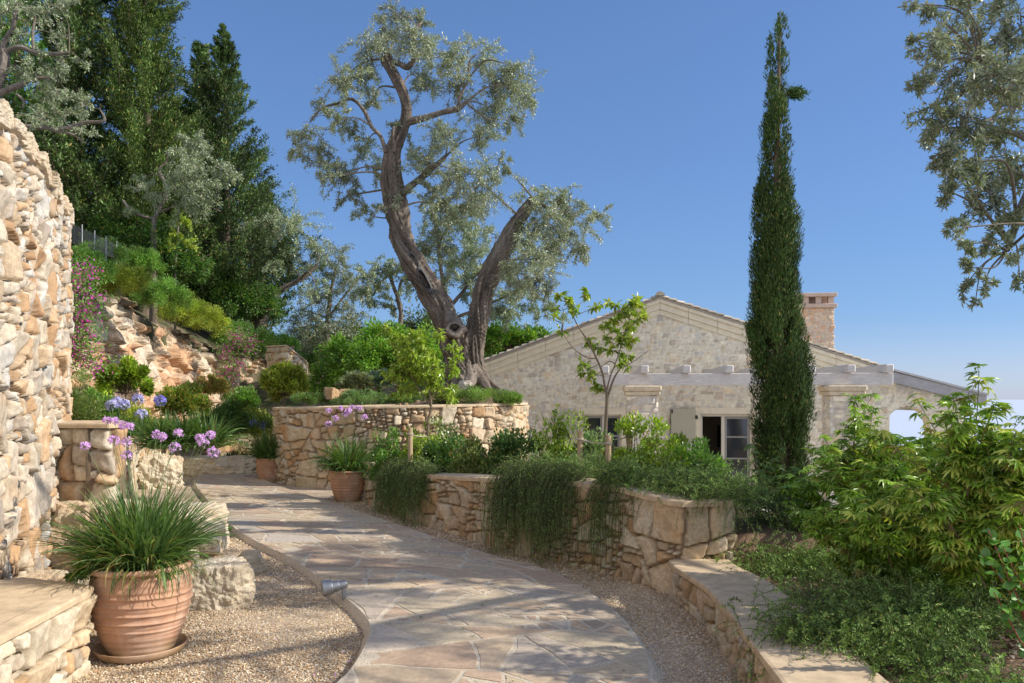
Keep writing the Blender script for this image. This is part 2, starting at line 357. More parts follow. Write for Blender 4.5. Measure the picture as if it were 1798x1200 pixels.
def split_cells(U, V, radii, rng, jit=18, cut=.17, ortho=False):
    SZ = 1.7 if ortho else 2.
    """rubble cells: polygons split again and again by rough cuts across their long side"""
    rs = np.array([r for r, _ in radii]); pw = np.array([f for _, f in radii]); pw = pw/pw.sum(); amax = (2*rs.max())**2
    out = []; st = [(np.array([[0, 0], [U, 0], [U, V], [0, V]], float), None)]
    while st:
        p, tg = st.pop(); x, y = p[:, 0], p[:, 1]; x1, y1 = np.roll(x, -1), np.roll(y, -1); cr = x*y1-x1*y; A = abs(cr.sum())/2
        if A < 1e-5: continue
        if tg is None and A < 5*amax: tg = (SZ*rng.choice(rs, p=pw))**2*rng.uniform(.6, 1.15)
        cen = np.array([((x+x1)*cr).sum(), ((y+y1)*cr).sum()])/(3*cr.sum()); ext = p-cen; w_, E_ = np.linalg.eigh(ext.T@ext); asp = math.sqrt(max(w_[1], 1e-9)/max(w_[0], 1e-9))
        if tg is not None and A < tg*1.35 and asp < 2.6 or A < 2.2e-4: out.append(p); continue
        ax = E_[:, 1]; 
        if asp < 1.25: ax = np.array([math.cos(t0 := rng.uniform(0, 6.28)), math.sin(t0)])
        if ortho: ax = np.array([1., 0]) if np.ptp(x) > np.ptp(y)*rng.uniform(.85, 1.15) else np.array([0, 1.])
        a = math.radians(rng.normal()*jit); n_ = np.array([ax[0]*math.cos(a)-ax[1]*math.sin(a), ax[0]*math.sin(a)+ax[1]*math.cos(a)])
        pr = ext@n_; c_ = cen@n_+rng.uniform(-cut, cut)*(pr.max()-pr.min())
        for sg in (1, -1):
            q = np.array(clip([v for v in p], n_*sg, c_*sg))
            if len(q) >= 3: st.append((q, tg if tg is None or A < 3*tg or rng.uniform() < .7 else None))
    return out
def clip(poly, n, c):
    out = []; m = len(poly)
    for i in range(m):
        a = poly[i]; b = poly[(i+1) % m]; da = a@n-c; db = b@n-c
        if da <= 0: out.append(a)
        if (da < 0 < db) or (db < 0 < da): out.append(a+(b-a)*(da/(da-db)))
    return out
def cells_eval(u, v, cells, U, V, warp, seed, kk=70.):
    x = u+warp*fbm(v3(u*5, v*5, seed), 3, seed+3); y = v+warp*fbm(v3(u*5, v*5, seed+31.7), 3, seed+9)
    sh = u.shape; x = np.clip(x.ravel(), 1e-4, U-1e-4); y = np.clip(y.ravel(), 1e-4, V-1e-4); e = np.zeros(x.shape); idx = np.zeros(x.shape, int); ordr = np.argsort(x); xs_ = x[ordr]
    for i, p in enumerate(cells):
        a, b = np.searchsorted(xs_, [p[:, 0].min(), p[:, 0].max()]); k = ordr[a:b]
        if not len(k): continue
        yy = y[k]; k = k[(yy >= p[:, 1].min()) & (yy <= p[:, 1].max())]
        if not len(k): continue
        q = np.roll(p, -1, 0); ed = q-p; L_ = np.linalg.norm(ed, axis=1); ok = L_ > 1e-6; p_, ed, L_ = p[ok], ed[ok], L_[ok]
        ar = np.sum(p[:, 0]*np.roll(p[:, 1], -1)-np.roll(p[:, 0], -1)*p[:, 1]); n_ = np.stack([-ed[:, 1], ed[:, 0]], 1)/L_[:, None]*(1 if ar > 0 else -1)
        D = (x[k, None]-p_[:, 0])*n_[:, 0]+(y[k, None]-p_[:, 1])*n_[:, 1]; ins = D.min(1) >= 0
        k = k[ins]; D = D[ins]; e[k] = np.maximum(0, D.min(1)-np.maximum(0, np.log(np.exp(-(D-D.min(1, keepdims=True))*kk).sum(1))/kk-.002)*.55); idx[k] = i
    return idx.reshape(sh), e.reshape(sh), x.reshape(sh), y.reshape(sh)
def stone_field(u, v, U, V, radii, seed, depth=.05, joint=.006, bevel=.012, pal=PAL_WALL, jcol=(.22, .16, .1), an=1.25, warp=.03, tilt=.12, rough=.012, stain=.5, jit=11):
    rng = np.random.default_rng(seed); cells = split_cells(U, V*an, radii, rng, jit, .17, True); S_ = np.array([p.mean(0) for p in cells])
    i, e, x, y = cells_eval(u, v*an, cells, U, V*an, warp, seed)
    n = len(S_); off = rng.normal(size=n)*.22*depth; tx = rng.normal(size=n)*tilt; ty = rng.normal(size=n)*tilt
    c = pcol(rng, n, pal, .09); bl = rng.uniform(0, 1, n)
    t = np.clip((e-joint)/bevel, 0, 1); prof = 1-(1-t)**2.2
    nz = fbm(v3(u*14, v*14, i*1.7), 4, seed+20)
    d = depth*prof+prof*(off[i]+np.clip(tx[i]*(x-S_[i, 0])+ty[i]*(y-S_[i, 1]), -.03, .03)+rough*nz)
    d = d+(.18*depth)*prof*np.clip(np.abs(fbm(v3(u*4, v*4, i*3.1), 2, seed+40))*2.5-.6, -1, 1)
    n2 = fbm(v3(u*4, v*4, i*2.3), 4, seed+50)
    cc = c[i]*(1+.22*nz[..., None])
    rust = np.array([.55, .33, .16]); k = np.clip((n2-.1)*2.2, 0, 1)*stain*(bl[i] > .35)
    cc = cc*(1-k[..., None])+rust*k[..., None]
    white = np.array([.68, .62, .49]); k = np.clip((-n2-.15)*2.2, 0, 1)*.6; cc = cc*(1-k[..., None])+white*k[..., None]
    j = sstep(joint*1.7, joint*.6, e)[..., None]; cc = cc*(1-j)+np.array(jcol)*j
    return d, np.clip(cc, .01, .9)

def path_interp(pts, n):
    pts = np.asarray(pts, float); s = np.concatenate([[0], np.cumsum(np.linalg.norm(np.diff(pts[:, :2], axis=0), axis=1))])
    t = np.linspace(0, s[-1], n); out = np.stack([np.interp(t, s, pts[:, k]) for k in range(pts.shape[1])], 1)
    return out, t, s[-1]
def stone_wall(mb, pts, res, seed, side=1, sharp=0, **kw):
    """pts rows x,y,zbase,ztop. side=+1: the face points to the left of travel."""
    pts = np.asarray(pts, float); _, _, Ln = path_interp(pts, 2); nu = int(Ln/res)+2
    p, s, Ln = path_interp(pts, nu); H = (pts[:, 3]-pts[:, 2]).max(); nv = int(H/res)+2
    T = np.gradient(p[:, :2], axis=0)
    if sharp: 
        kk = np.ones(sharp)/sharp; Tp = np.pad(T, ((sharp, sharp), (0, 0)), 'edge'); T = np.stack([np.convolve(Tp[:, i], kk, 'same') for i in (0, 1)], 1)[sharp:-sharp]
    T = nrm(T); Nn = np.stack([-T[:, 1], T[:, 0]], 1)*side
    vn = np.linspace(0, 1, nv); Z = p[:, 2:3]+(p[:, 3:4]-p[:, 2:3])*vn[None]
    zb = pts[:, 2].min(); u = s[:, None]+0*Z
    d, c = stone_field(u, Z-zb, Ln, H+(pts[:, 2].max()-zb), seed=seed, **kw)
    Pg = np.stack([p[:, 0:1]+Nn[:, 0:1]*d, p[:, 1:2]+Nn[:, 1:2]*d, Z], -1)
    if side == 1: Pg = Pg[::-1]; c = c[::-1]
    mb.grid(Pg, c)
def cap_strip(mb, pts, w0, w1, th, side=1, res=.08, seed=1, bumpy=.008, col=(.5, .4, .27)):
    """slab following pts(x,y,_,ztop); from w0 outwards (towards the face) to w1 inwards"""
    p, s, Ln = path_interp(pts, max(6, int(Ln0(pts)/res))); T = nrm(np.gradient(p[:, :2], axis=0)); Nn = np.stack([-T[:, 1], T[:, 0]], 1)*side
    z = p[:, 3]; b = .012
    prof = [(-w1, -.0), (-w1, th-b), (-w1+b, th), (-w1*.5, th+.004), (w0-b*2, th), (w0-b*.4, th-b*.4), (w0, th-b*1.6), (w0, 0), (-w1, 0)]
    Pg = np.zeros((len(p), len(prof), 3))
    for k, (o, h) in enumerate(prof):
        jo = bumpy*fbm(v3(s*5, k*.3, seed), 3, seed); jh = bumpy*.6*fbm(v3(s*4, k*.5, seed+9), 3, seed)
        Pg[:, k, 0] = p[:, 0]+Nn[:, 0]*(o+jo); Pg[:, k, 1] = p[:, 1]+Nn[:, 1]*(o+jo); Pg[:, k, 2] = z+h+(jh if 0 < k < 7 else 0)
    Pg[:, -1] = Pg[:, 0]
    if side == -1: Pg = Pg[::-1]
    mb.grid(Pg, np.broadcast_to(col, Pg.shape))
    n = len(prof)-1; b0 = mb.n-Pg.shape[0]*(n+1)
    mb.L.append(b0+np.arange(n)[::-1]); mb.N.append(np.array([n])); mb.L.append(b0+(len(p)-1)*(n+1)+np.arange(n)); mb.N.append(np.array([n]))
def Ln0(pts): pts = np.asarray(pts, float); return float(np.sum(np.linalg.norm(np.diff(pts[:, :2], axis=0), axis=1)))
def core(mb, pts, w, side=1, inset=.02, zoff=0.0, col=(.2, .15, .1)):
    """plain body behind the stones"""
    p = np.asarray(pts, float); T = nrm(np.gradient(p[:, :2], axis=0)); Nn = np.stack([-T[:, 1], T[:, 0]], 1)*side
    a = p[:, :2]-Nn*inset; b = p[:, :2]-Nn*w
    Pg = np.stack([np.column_stack([a, p[:, 2]]), np.column_stack([a, p[:, 3]-zoff]), np.column_stack([b, p[:, 3]-zoff]), np.column_stack([b, p[:, 2]]), np.column_stack([a, p[:, 2]])], 1)
    if side == 1: Pg = Pg[::-1]
    mb.grid(Pg, np.broadcast_to(col, Pg.shape)); b0 = mb.n-len(p)*5
    mb.L.append(b0+np.arange(4)); mb.N.append(np.array([4])); mb.L.append(b0+(len(p)-1)*5+np.arange(4)[::-1]); mb.N.append(np.array([4]))

def boulder(c, s, seed, sub=5, rz=0, col=(.58, .48, .34), rough=.05):
    """faceted rock: intersection of half spaces over a sphere grid"""
    rng = np.random.default_rng(seed); nu, nv = 170, 100
    a = np.linspace(0, 2*math.pi, nu, endpoint=False)[:, None]; b_ = np.linspace(-math.pi/2+.02, math.pi/2-.02, nv)[None]
    D = v3(np.cos(a)*np.cos(b_), np.sin(a)*np.cos(b_), np.sin(b_)+0*a)
    Nn = rdir(rng, 16); Nn = np.vstack([Nn, [[0, 0, 1], [0, 0, -1], [1, 0, 0], [-1, 0, 0], [0, 1, 0], [0, -1, 0]]]); hh = np.concatenate([rng.uniform(.82, 1.05, 16), rng.uniform(.72, .9, 6)])
    dt = np.einsum('uvk,nk->uvn', D, Nn); r = np.min(np.where(dt > .05, hh/np.maximum(dt, .05), 9), -1)
    r = r*(1+rough*fbm(D*2.5+seed, 4, seed)+rough*.8*fbm(D*9+seed, 4, seed+2)-rough*1.2*np.abs(fbm(D*4, 3, seed+5)))
    V = D*r[..., None]*np.array(s)/1.0
    cs, sn = math.cos(rz), math.sin(rz); V = np.stack([V[..., 0]*cs-V[..., 1]*sn, V[..., 0]*sn+V[..., 1]*cs, V[..., 2]], -1)
    n1 = fbm(V*5+seed, 4, seed+7)[..., None]; n2 = fbm(V*2.2+seed*3, 3, seed+8)[..., None]
    cc = np.array(col)*(1+.25*n1); k = np.clip((n2-.05)*2.5, 0, 1)*.55; cc = cc*(1-k)+np.array([.58, .40, .23])*k
    k = np.clip((-n2-.1)*3, 0, 1)*.6; cc = cc*(1-k)+np.array([.62, .57, .48])*k
    mb = MB(); mb.grid(V+np.array(c), np.clip(cc, .02, .85), closed_u=True)
    b0 = mb.n-nu*nv; mb.L.append(b0+np.arange(nu)*nv+nv-1); mb.N.append(np.array([nu])); mb.L.append((b0+np.arange(nu)*nv)[::-1]); mb.N.append(np.array([nu]))
    return mb

# ================================================================== SETTING
# plan lines measured on the ground
LE = [G(345, 838, 0), G(395, 910, 0), G(450, 950, 0), G(520, 985, 0), G(600, 1045, 0), G(640, 1080, 0), G(650, 1110, 0), G(620, 1170, 0), G(585, 1205, 0)]
RE = [G(470, 845, 0), G(600, 888, 0), G(733, 933, 0), G(847, 970, 0), G(963, 1002, 0), G(1035, 1040, 0), G(1080, 1073, 0), G(1117, 1117, 0), G(1147, 1173, 0), G(1147, 1205, 0)]
LE = [np.array([-2.6, 21.6]), np.array([-4.6, 20.2]), np.array([-5.9, 18.0])]+LE+[np.array([-1.15, 3.2]), np.array([-1.5, 0.5]), np.array([-1.8, -3])]
RE = [np.array([-2.3, 20.2]), np.array([-4.1, 19.4]), np.array([-5.2, 17.4])]+RE+[np.array([.7, 3.2]), np.array([.35, .5]), np.array([0, -3])]
def resamp(pl, n):
    q = spline(np.array(pl), 400); s = np.concatenate([[0], np.cumsum(np.linalg.norm(np.diff(q, axis=0), axis=1))]); t = np.linspace(0, s[-1], n)
    return np.stack([np.interp(t, s, q[:, k]) for k in (0, 1)], 1)
# pair both edges by depth order along the path
NP = 260
Ls = resamp(LE, NP); Rs = resamp(RE, NP)
cen = (Ls+Rs)/2; slen = np.concatenate([[0], np.cumsum(np.linalg.norm(np.diff(cen, axis=0), axis=1))]); PL = slen[-1]
def pmap(s, t):    # s along, t in 0..1 from left edge to right edge
    s = np.asarray(s, float); lx = np.stack([np.interp(s, slen, Ls[:, k]) for k in (0, 1)], -1); rx = np.stack([np.interp(s, slen, Rs[:, k]) for k in (0, 1)], -1)
    t = np.asarray(t, float)[..., None]; return lx*(1-t)+rx*t
PWID = 2.0
mb = MB(); ss = np.linspace(0, PL, 320); tt = np.linspace(0, 1, 12); Pg = pmap(ss[:, None]+0*tt[None], tt[None]+0*ss[:, None])
Zg = .0005+.002*fbm(v3(Pg[..., 0]*3, Pg[..., 1]*3, 0), 3, 5); Pt = np.concatenate([Pg, Zg[..., None]], -1)
mb.grid(Pt[::-1])
for ed, sg in ((0, -1), (-1, 1)):
    e0 = Pt[:, ed]; T = nrm(np.gradient(e0[:, :2], axis=0)); o = np.stack([-T[:, 1], T[:, 0]], 1)*(-sg)
    inn = pmap(ss, np.full(len(ss), .5)); dr = nrm(e0[:, :2]-inn); wob = .03*fbm(v3(ss*3, ed, 0), 3, 8)
    A = e0.copy(); B = e0.copy(); B[:, :2] += dr*(.035+wob[:, None]*.4); B[:, 2] = -.035; D_ = e0.copy(); D_[:, :2] += dr*(.075+wob[:, None]); D_[:, 2] = -.10
    g = np.stack([A, B, D_], 1); mb.grid(g if ed == 0 else g[::-1])
path = setting(mb.build('path', M['mortar']))
# crazy paving stones
rng = np.random.default_rng(12)
cells = split_cells(PL, PWID, [(.30, .25), (.22, .4), (.15, .45), (.09, .2)], rng, jit=34, cut=.2)
PAL_PAVE = [(.55, .46, .37), (.52, .43, .35), (.60, .52, .42), (.52, .46, .40), (.48, .40, .34), (.57, .45, .35), (.61, .54, .44), (.50, .45, .41), (.54, .42, .34), (.48, .45, .43), (.58, .49, .38)]
PAL_OLD = [(.50, .42, .35), (.46, .37, .32), (.54, .47, .39), (.41, .38, .37), (.38, .32, .30), (.52, .39, .30), (.56, .50, .43), (.44, .42, .40), (.48, .36, .29), (.36, .36, .38), (.53, .44, .33)]
mb = MB()
for p in cells:
    ar = np.sum(p[:, 0]*np.roll(p[:, 1], -1)-np.roll(p[:, 0], -1)*p[:, 1]); q = np.roll(p, -1, 0); ed = q-p; L_ = np.linalg.norm(ed, axis=1); ok = L_ > 1e-4; n_ = -np.stack([-ed[ok, 1], ed[ok, 0]], 1)/L_[ok][:, None]*(1 if ar > 0 else -1); c_ = np.sum(p[ok]*n_, 1)
    rings = []; cn = p.mean(0)
    for g in (.012, .017):
        poly = [v for v in p]
        for nn_, cc_ in zip(n_, c_):
            poly = clip(poly, nn_, cc_-g)
            if len(poly) < 3: break
        rings.append(poly)
    if min(len(rings[0]), len(rings[1])) < 3 or len(rings[0]) != len(rings[1]): continue
    ct = .03
    A = []; B = []
    a0, a1 = rings
    for k in range(len(a0)):
        p0, p1 = a0[k], a0[(k+1) % len(a0)]; q0, q1 = a1[k], a1[(k+1) % len(a1)]
        m_ = max(1, int(np.linalg.norm(p1-p0)/.045))
        for f_ in range(m_): A.append(p0+(p1-p0)*f_/m_); B.append(q0+(q1-q0)*f_/m_)
    A = np.array(A); B = np.array(B)
    if len(A) < 3: continue
    wb = lambda q: q+np.stack([.045*fbm(v3(q[:, 0]*4, q[:, 1]*4, 1), 3, 3), .045*fbm(v3(q[:, 0]*4, q[:, 1]*4, 7), 3, 4)], 1)
    A = wb(A); B = wb(B); hz = .0025+rng.uniform(0, .003); tl = rng.normal(size=2)*.004
    za = np.full(len(A), -.012); zb = hz+(B-cn)@tl
    pa = pmap(A[:, 0], A[:, 1]/PWID); pb = pmap(B[:, 0], B[:, 1]/PWID); n = len(A)
    V = np.vstack([np.column_stack([pa, za]), np.column_stack([pb, zb])])
    fc = [[k, (k+1) % n, n+(k+1) % n, n+k] for k in range(n)]+[list(range(n, 2*n))]
    # orientation
    ar = np.sum(pb[:, 0]*np.roll(pb[:, 1], -1)-np.roll(pb[:, 0], -1)*pb[:, 1])
    if ar < 0: fc = [f[::-1] for f in fc]
    mb.poly(V, fc, pcol(rng, 1, PAL_PAVE, .07)[0]*np.array([.97, .91, .79]))
pv = mb.build('paving_stones', M['paving']); pv.parent = path

# planter line: base of the wall face along the gravel (far -> near)
PWL = [G(639, 879), G(678, 893), G(748, 922), G(815, 943), G(924, 974), G(1009, 992), G(1095, 1016)]
CORN = G(1195, 1046)
LWL = [G(1198, 1062), G(1222, 1078), G(1250, 1100), G(1275, 1130), G(1298, 1160), G(1325, 1205)]
pw_y = np.array([p[1] for p in (LWL[::-1]+[CORN]+PWL[::-1])]); pw_x = np.array([p[0] for p in (LWL[::-1]+[CORN]+PWL[::-1])])
pw_y = np.concatenate([[-6, 2.0], pw_y, [14.0]]); pw_x = np.concatenate([[1.1, 1.2], pw_x, [-2.7]])
o_ = np.argsort(pw_y); pw_y = pw_y[o_]; pw_x = pw_x[o_]
# cliff line (foot) x,y,ztop and terrace wall line
CL = np.array([[-9.6, 9.0, 4.3], [-8.6, 11.5, 4.2], [-8.0, 14.2, 4.05], [-8.7, 18, 4.0], [-9.0, 21, 3.9], [-8.6, 24, 3.3], [-7.4, 27, 2.7], [-5.9, 30, 2.2], [-4.6, 36, 1.6], [-2.5, 46, .4], [2, 75, -2.], [4, 130, -6.]])
TW = [np.array([-6.0, 12.2]), np.array([-6.9, 14.6]), P(270, 0, 16.2)[:2], P(330, 0, 18.2)[:2], P(400, 0, 19.6)[:2], P(520, 0, 20.6)[:2]]
def line_sd(x, y, L_):
    best = np.full(x.shape, 1e9); sg = np.ones(x.shape); zt = np.zeros(x.shape)
    for a, b in zip(L_[:-1], L_[1:]):
        ab = b[:2]-a[:2]; l2 = ab@ab; t = np.clip(((x-a[0])*ab[0]+(y-a[1])*ab[1])/l2, 0, 1)
        dx = x-a[0]-t*ab[0]; dy = y-a[1]-t*ab[1]; d = np.hypot(dx, dy); cr = ab[0]*(y-a[1])-ab[1]*(x-a[0])
        m_ = d < best-1e-9; best = np.where(m_, d, best); sg = np.where(m_, np.sign(cr), sg)
        if len(a) > 2: zt = np.where(m_, a[2]+(b[2]-a[2])*t, zt)
    return best*sg, zt
TALL = np.array([[-3.15, 1.5], [-3.2, 3.6], [-3.38, 5.1], [-3.70, 6.1], [-4.13, 7.1], [-4.95, 8.7], [-6.6, 9.9], [-9.4, 9.6]])
def gheight(x, y):
    x = np.asarray(x, float); y = np.asarray(y, float); z = np.full(x.shape, -.06)
    # right side beds
    wx = np.interp(y, pw_y, pw_x)+.12; s = x-wx
    lvl = np.where(y < CORN[1]+.1, .14, .42); dropx = np.where(y < CORN[1]+.1, 4.0, 2.2)
    out = np.where(y < 7.5, -.9, -.95)
    zr = lvl+(out-lvl)*sstep(dropx, dropx+2.2, s)
    zr = np.where(y > 9.5, np.where(s > 1.9, np.maximum(-.95, .42-(s-1.9)*1.2), zr), zr)
    right = (s > 0) & (y < 13.6)
    z = np.where(right, zr, z)
    z = np.where((y >= 13.6) & (x > -1.2+(y-13.6)*.1), -.95, z)
    z = np.where((x > 8) & (y < 40), z-(x-8)*.35, z)
    z = np.where((x > -4) & (y > 30), np.minimum(z, -.95-(y-30)*.15), z)
    z = np.where((y > 22) & (x < -.8) & (y < 40), np.clip((y-22)*.6, 0, 2.5)*sstep(-.8, -2.2, x)+np.where(x > -2.2, z, 0)*sstep(-2.2, -.8, x), z)
    # terrace bed and hill
    st, _ = line_sd(x, y, TW); z = np.where((st > .15) & (x < -3.5) & (y > 10.5), np.maximum(np.where(y > 22, z, -1), .85+np.clip(st, 0, 5)*.05), z)
    sc, zt = line_sd(x, y, CL)
    hill = zt-.15+(.5*np.clip(sc-.9, 0, 5)+.2*np.clip(sc-5.9, 0, 50))*sstep(60, 30, y)
    z = np.where(sc > .75, hill, z)
    sa, _ = line_sd(x, y, TALL); z = np.where((sa > .25) & (y < 9.9), 3.2+.2*np.clip(sa, 0, 20), z)
    return z
xs = np.concatenate([np.linspace(-60, -14, 24)[:-1], np.arange(-14, 9, .125), np.linspace(9, 60, 26)]); ys = np.concatenate([np.arange(-6, 24, .125), np.linspace(24, 80, 50)])
X, Y = np.meshgrid(xs, ys, indexing='ij'); Z = gheight(X, Y); Z = Z+.02*fbm(v3(X*1.5, Y*1.5, 0), 3, 2)*(Z > 0)+.006*fbm(v3(X*2, Y*2, 0), 2, 2)
# faces by zone: gravel / soil / hill
xm = (X[:-1, :-1]+X[1:, 1:])/2; ym = (Y[:-1, :-1]+Y[1:, 1:])/2; zm = (Z[:-1, :-1]+Z[1:, 1:])/2
stt, _ = line_sd(xm, ym, CL); sta, _ = line_sd(xm, ym, TALL)
soil = ((xm-np.interp(ym, pw_y, pw_x) > .06) & (ym < 16) & (xm < 9)) | ((zm > .5) & (stt < .75))
hill = (stt > .6) | ((ym > 22.2) & (xm < -.8)) | ((sta > .1) & (ym < 10)) | (xm > 10) | (ym > 36)
Pg = np.stack([X, Y, Z], -1)
mb = MB(); mb.grid(Pg, mask=~soil & ~hill); setting(mb.build('gravel_ground', M['gravel']))
mb = MB(); mb.grid(Pg, mask=soil & ~hill); setting(mb.build('planting_soil', M['soil'], smooth=True))
mb = MB(); mb.grid(Pg, mask=hill); setting(mb.build('hillside', M['hill'], smooth=True))
mb = MB(); mb.add([[-40000, -40000, -60], [40000, -40000, -60], [40000, 40000, -60], [-40000, 40000, -60]], [[0, 1, 2, 3]]); setting(mb.build('sea', M['sea']))

# loose gravel grains, real stones near the camera
rng = np.random.default_rng(5)
def grains(n, xr, yr, test, name, smin, smax, pal, zf, sub=None):
    x = rng.uniform(*xr, n); y = rng.uniform(*yr, n); k = test(x, y); x = x[k]; y = y[k]; n = len(x); s = rng.uniform(smin, smax, n)
    base = np.array([[1, 0, 0], [0, 1, 0], [-1, 0, 0], [0, -1, 0], [0, 0, .8], [0, 0, -.8]], float)
    A = rng.normal(size=(n, 3, 3)); Q = np.linalg.qr(A)[0]; sc = rng.uniform(.6, 1.2, (n, 6, 1))
    V = np.einsum('nij,kj->nki', Q, base)*sc*s[:, None, None]; V[..., 2] *= .75; V[..., 0] += x[:, None]; V[..., 1] += y[:, None]; V[..., 2] += (zf(x, y)+s*.3)[:, None]
    f = np.array([[0, 1, 4], [1, 2, 4], [2, 3, 4], [3, 0, 4], [1, 0, 5], [2, 1, 5], [3, 2, 5], [0, 3, 5]])
    mb = MB(); mb.add(V.reshape(-1, 3), (np.arange(n)[:, None, None]*6+f[None]).reshape(-1, 3), np.repeat(pcol(rng, n, pal, .15)*np.array([.95, .92, .84]), 6, 0)); return mb.build(name, M['grain'])
PAL_GR = [(.50, .36, .23), (.62, .48, .33), (.38, .28, .19), (.70, .60, .46), (.54, .38, .24), (.44, .38, .31), (.78, .70, .58)]
lex = np.interp; ly = Ls[::-1, 1]; lxx = Ls[::-1, 0]; ry = Rs[::-1, 1]; rxx = Rs[::-1, 0]
def isgravel(x, y):
    o1 = x < np.interp(y, ly, lxx)-.03; o2 = (x > np.interp(y, ry, rxx)+.03) & (x < np.interp(y, pw_y, pw_x)+.05)
    return o1 | o2
go = grains(95000, (-3.0, 1.7), (3.6, 7.2), isgravel, 'gravel', .006, .0105, PAL_GR, lambda x, y: np.full(x.shape, -.06)); setting(go, 'stuff')
go = grains(60000, (-4.5, 1.5), (7.2, 13), isgravel, 'gravel', .009, .015, PAL_GR, lambda x, y: np.full(x.shape, -.06)); setting(go, 'stuff')

# rock cut face
rng = np.random.default_rng(3)
cl = np.array([[*c[:2], 0, c[2]] for c in CL[:9]]); nu = int(Ln0(cl)/.055); p, s, Ln = path_interp(cl, nu)
q = spline(cl[:, [0, 1, 3]], 500); ql = np.concatenate([[0], np.cumsum(np.linalg.norm(np.diff(q[:, :2], axis=0), axis=1))]); s = np.linspace(0, ql[-1], nu)
p = np.stack([np.interp(s, ql, q[:, k]) for k in range(3)], 1)
T = nrm(np.gradient(p[:, :2], axis=0)); Nn = np.stack([T[:, 1], -T[:, 0]], 1); nv = 80
vn = np.linspace(0, 1, nv)[None]; zt = p[:, 2:3]+.25*fbm(v3(s*.7, 0, 0), 3, 4)[:, None]; zb = .4; Zc = zb+(zt-zb)*vn; lean = .75*vn**1.3
q3 = v3(s[:, None]+0*Zc, Zc, 0)
big = fbm(q3*.55, 3, 11); rid = 1-np.abs(fbm(q3*1.6+5, 3, 12))*2; cell = _h(np.floor((q3[..., 0]+.3*big)*2.2+fbm(q3*3, 2, 1)*.8).astype(int), np.floor(Zc*2.6+fbm(q3*2.5+9, 2, 2)*.9).astype(int), np.zeros(Zc.shape, int), 4)
S2, R2 = seedpts(ql[-1], 5, [(.42, .2), (.24, .4), (.12, .6)], rng, an=1.2); ii, ee, _, _ = stones_eval(q3[..., 0], Zc, S2, R2, 1.2, .16, 2.5, seed=8)
so_ = rng.normal(size=len(S2))
dsp = .32*big+.14*rid+.11*so_[ii]*sstep(0, .07, ee)+.10*sstep(0, .09, ee)+.06*fbm(q3*7, 4, 14)
Pg = np.stack([p[:, 0:1]-Nn[:, 0:1]*lean*1.2+Nn[:, 0:1]*dsp, p[:, 1:2]-Nn[:, 1:2]*lean*1.2+Nn[:, 1:2]*dsp, Zc+.05*fbm(q3*4, 2, 3)], -1)
pal = np.array([(.60, .37, .22), (.66, .48, .32), (.70, .57, .40), (.55, .32, .18), (.66, .50, .36), (.62, .44, .29)])
cc = pal[(_h(ii, ii*0, ii*0, 3)*len(pal)).astype(int) % len(pal)]
k = sstep(-.1, .4, fbm(q3*.8+3, 3, 16))[..., None]; cc = cc*(1-k*.6)+np.array([.70, .64, .52])*k*.6
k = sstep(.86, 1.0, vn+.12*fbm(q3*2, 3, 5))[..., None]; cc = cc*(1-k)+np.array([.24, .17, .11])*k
cc = cc*(1+.25*fbm(q3*6, 3, 6))[..., None]
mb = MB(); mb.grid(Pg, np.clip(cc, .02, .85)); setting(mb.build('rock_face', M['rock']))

# ================================================================== WALLS
def wall_thing(name, label, pts, w, res, seed, side=-1, cap=None, group=None, capw=None, cat='stone wall', capcol=(.5, .4, .27), **kw):
    pts = np.asarray(pts, float); r = thing(name, label, cat, (*pts[len(pts)//2, :2], pts[:, 2].min()), group)
    mb = MB(); core(mb, pts, w, side, zoff=.004)
    stone_wall(mb, pts, res, seed, side, **kw)
    mb.build('stonework', M['stone'], r, r, True)
    if cap:
        mb = MB(); cap_strip(mb, pts, kw.get('depth', .05)+.01, capw or w, cap, side, seed=seed); mb.build('cap', M['cap'], r, r)
    return r
# tall curved retaining wall on the left
pts = [[x, y, -.08, 3.46] for x, y in TALL]; q = spline(np.array(pts)[:, [0, 1, 3]], 40); pts = [[a[0], a[1], -.08, a[2]] for a in q]
r = thing('retaining_wall', 'tall curved dry stone retaining wall of cream and rust coloured rocks at the left edge', 'stone wall', (-3.3, 5.1, -.06))
mb = MB(); core(mb, pts, .5, -1, zoff=.01)
stone_wall(mb, pts, .0145, 21, -1, depth=.055, joint=.004, bevel=.012, jit=17, an=1.15, radii=[(.19, .25), (.14, .4), (.09, .4), (.05, .3)], pal=[(c_[0]*.88, c_[1]*.87, c_[2]*.90) for c_ in PAL_WALL]+[(.58, .40, .24), (.50, .47, .42), (.56, .53, .47)], rough=.020, tilt=.16, warp=.025, stain=.42)
mb.build('stonework', M['stone'], r, r, True)
rng = np.random.default_rng(8); mb = MB(); pp, ss_, Ln = path_interp(np.array(pts), 400); k = 0.; 
while k < Ln-.3:
    i = int(k/Ln*399); wd = rng.uniform(.16, .4); T = nrm(pp[min(i+3, 399), :2]-pp[max(i-3, 0), :2]); c = pp[i, :2]+T*wd*.5+np.array([-T[1], T[0]])*.12
    bb = boulder((c[0], c[1], 3.45+rng.uniform(-.02, .05)), (wd*.62, .26, rng.uniform(.07, .13)), int(rng.integers(1e6)), rz=math.atan2(T[1], T[0]))
    mb.V += bb.V; mb.L += [l+mb.n for l in bb.L]; mb.N += bb.N; mb.Cc += bb.Cc; mb.n += bb.n; k += wd*.85
mb.build('coping_stones', M['boulder'], r, r, True)
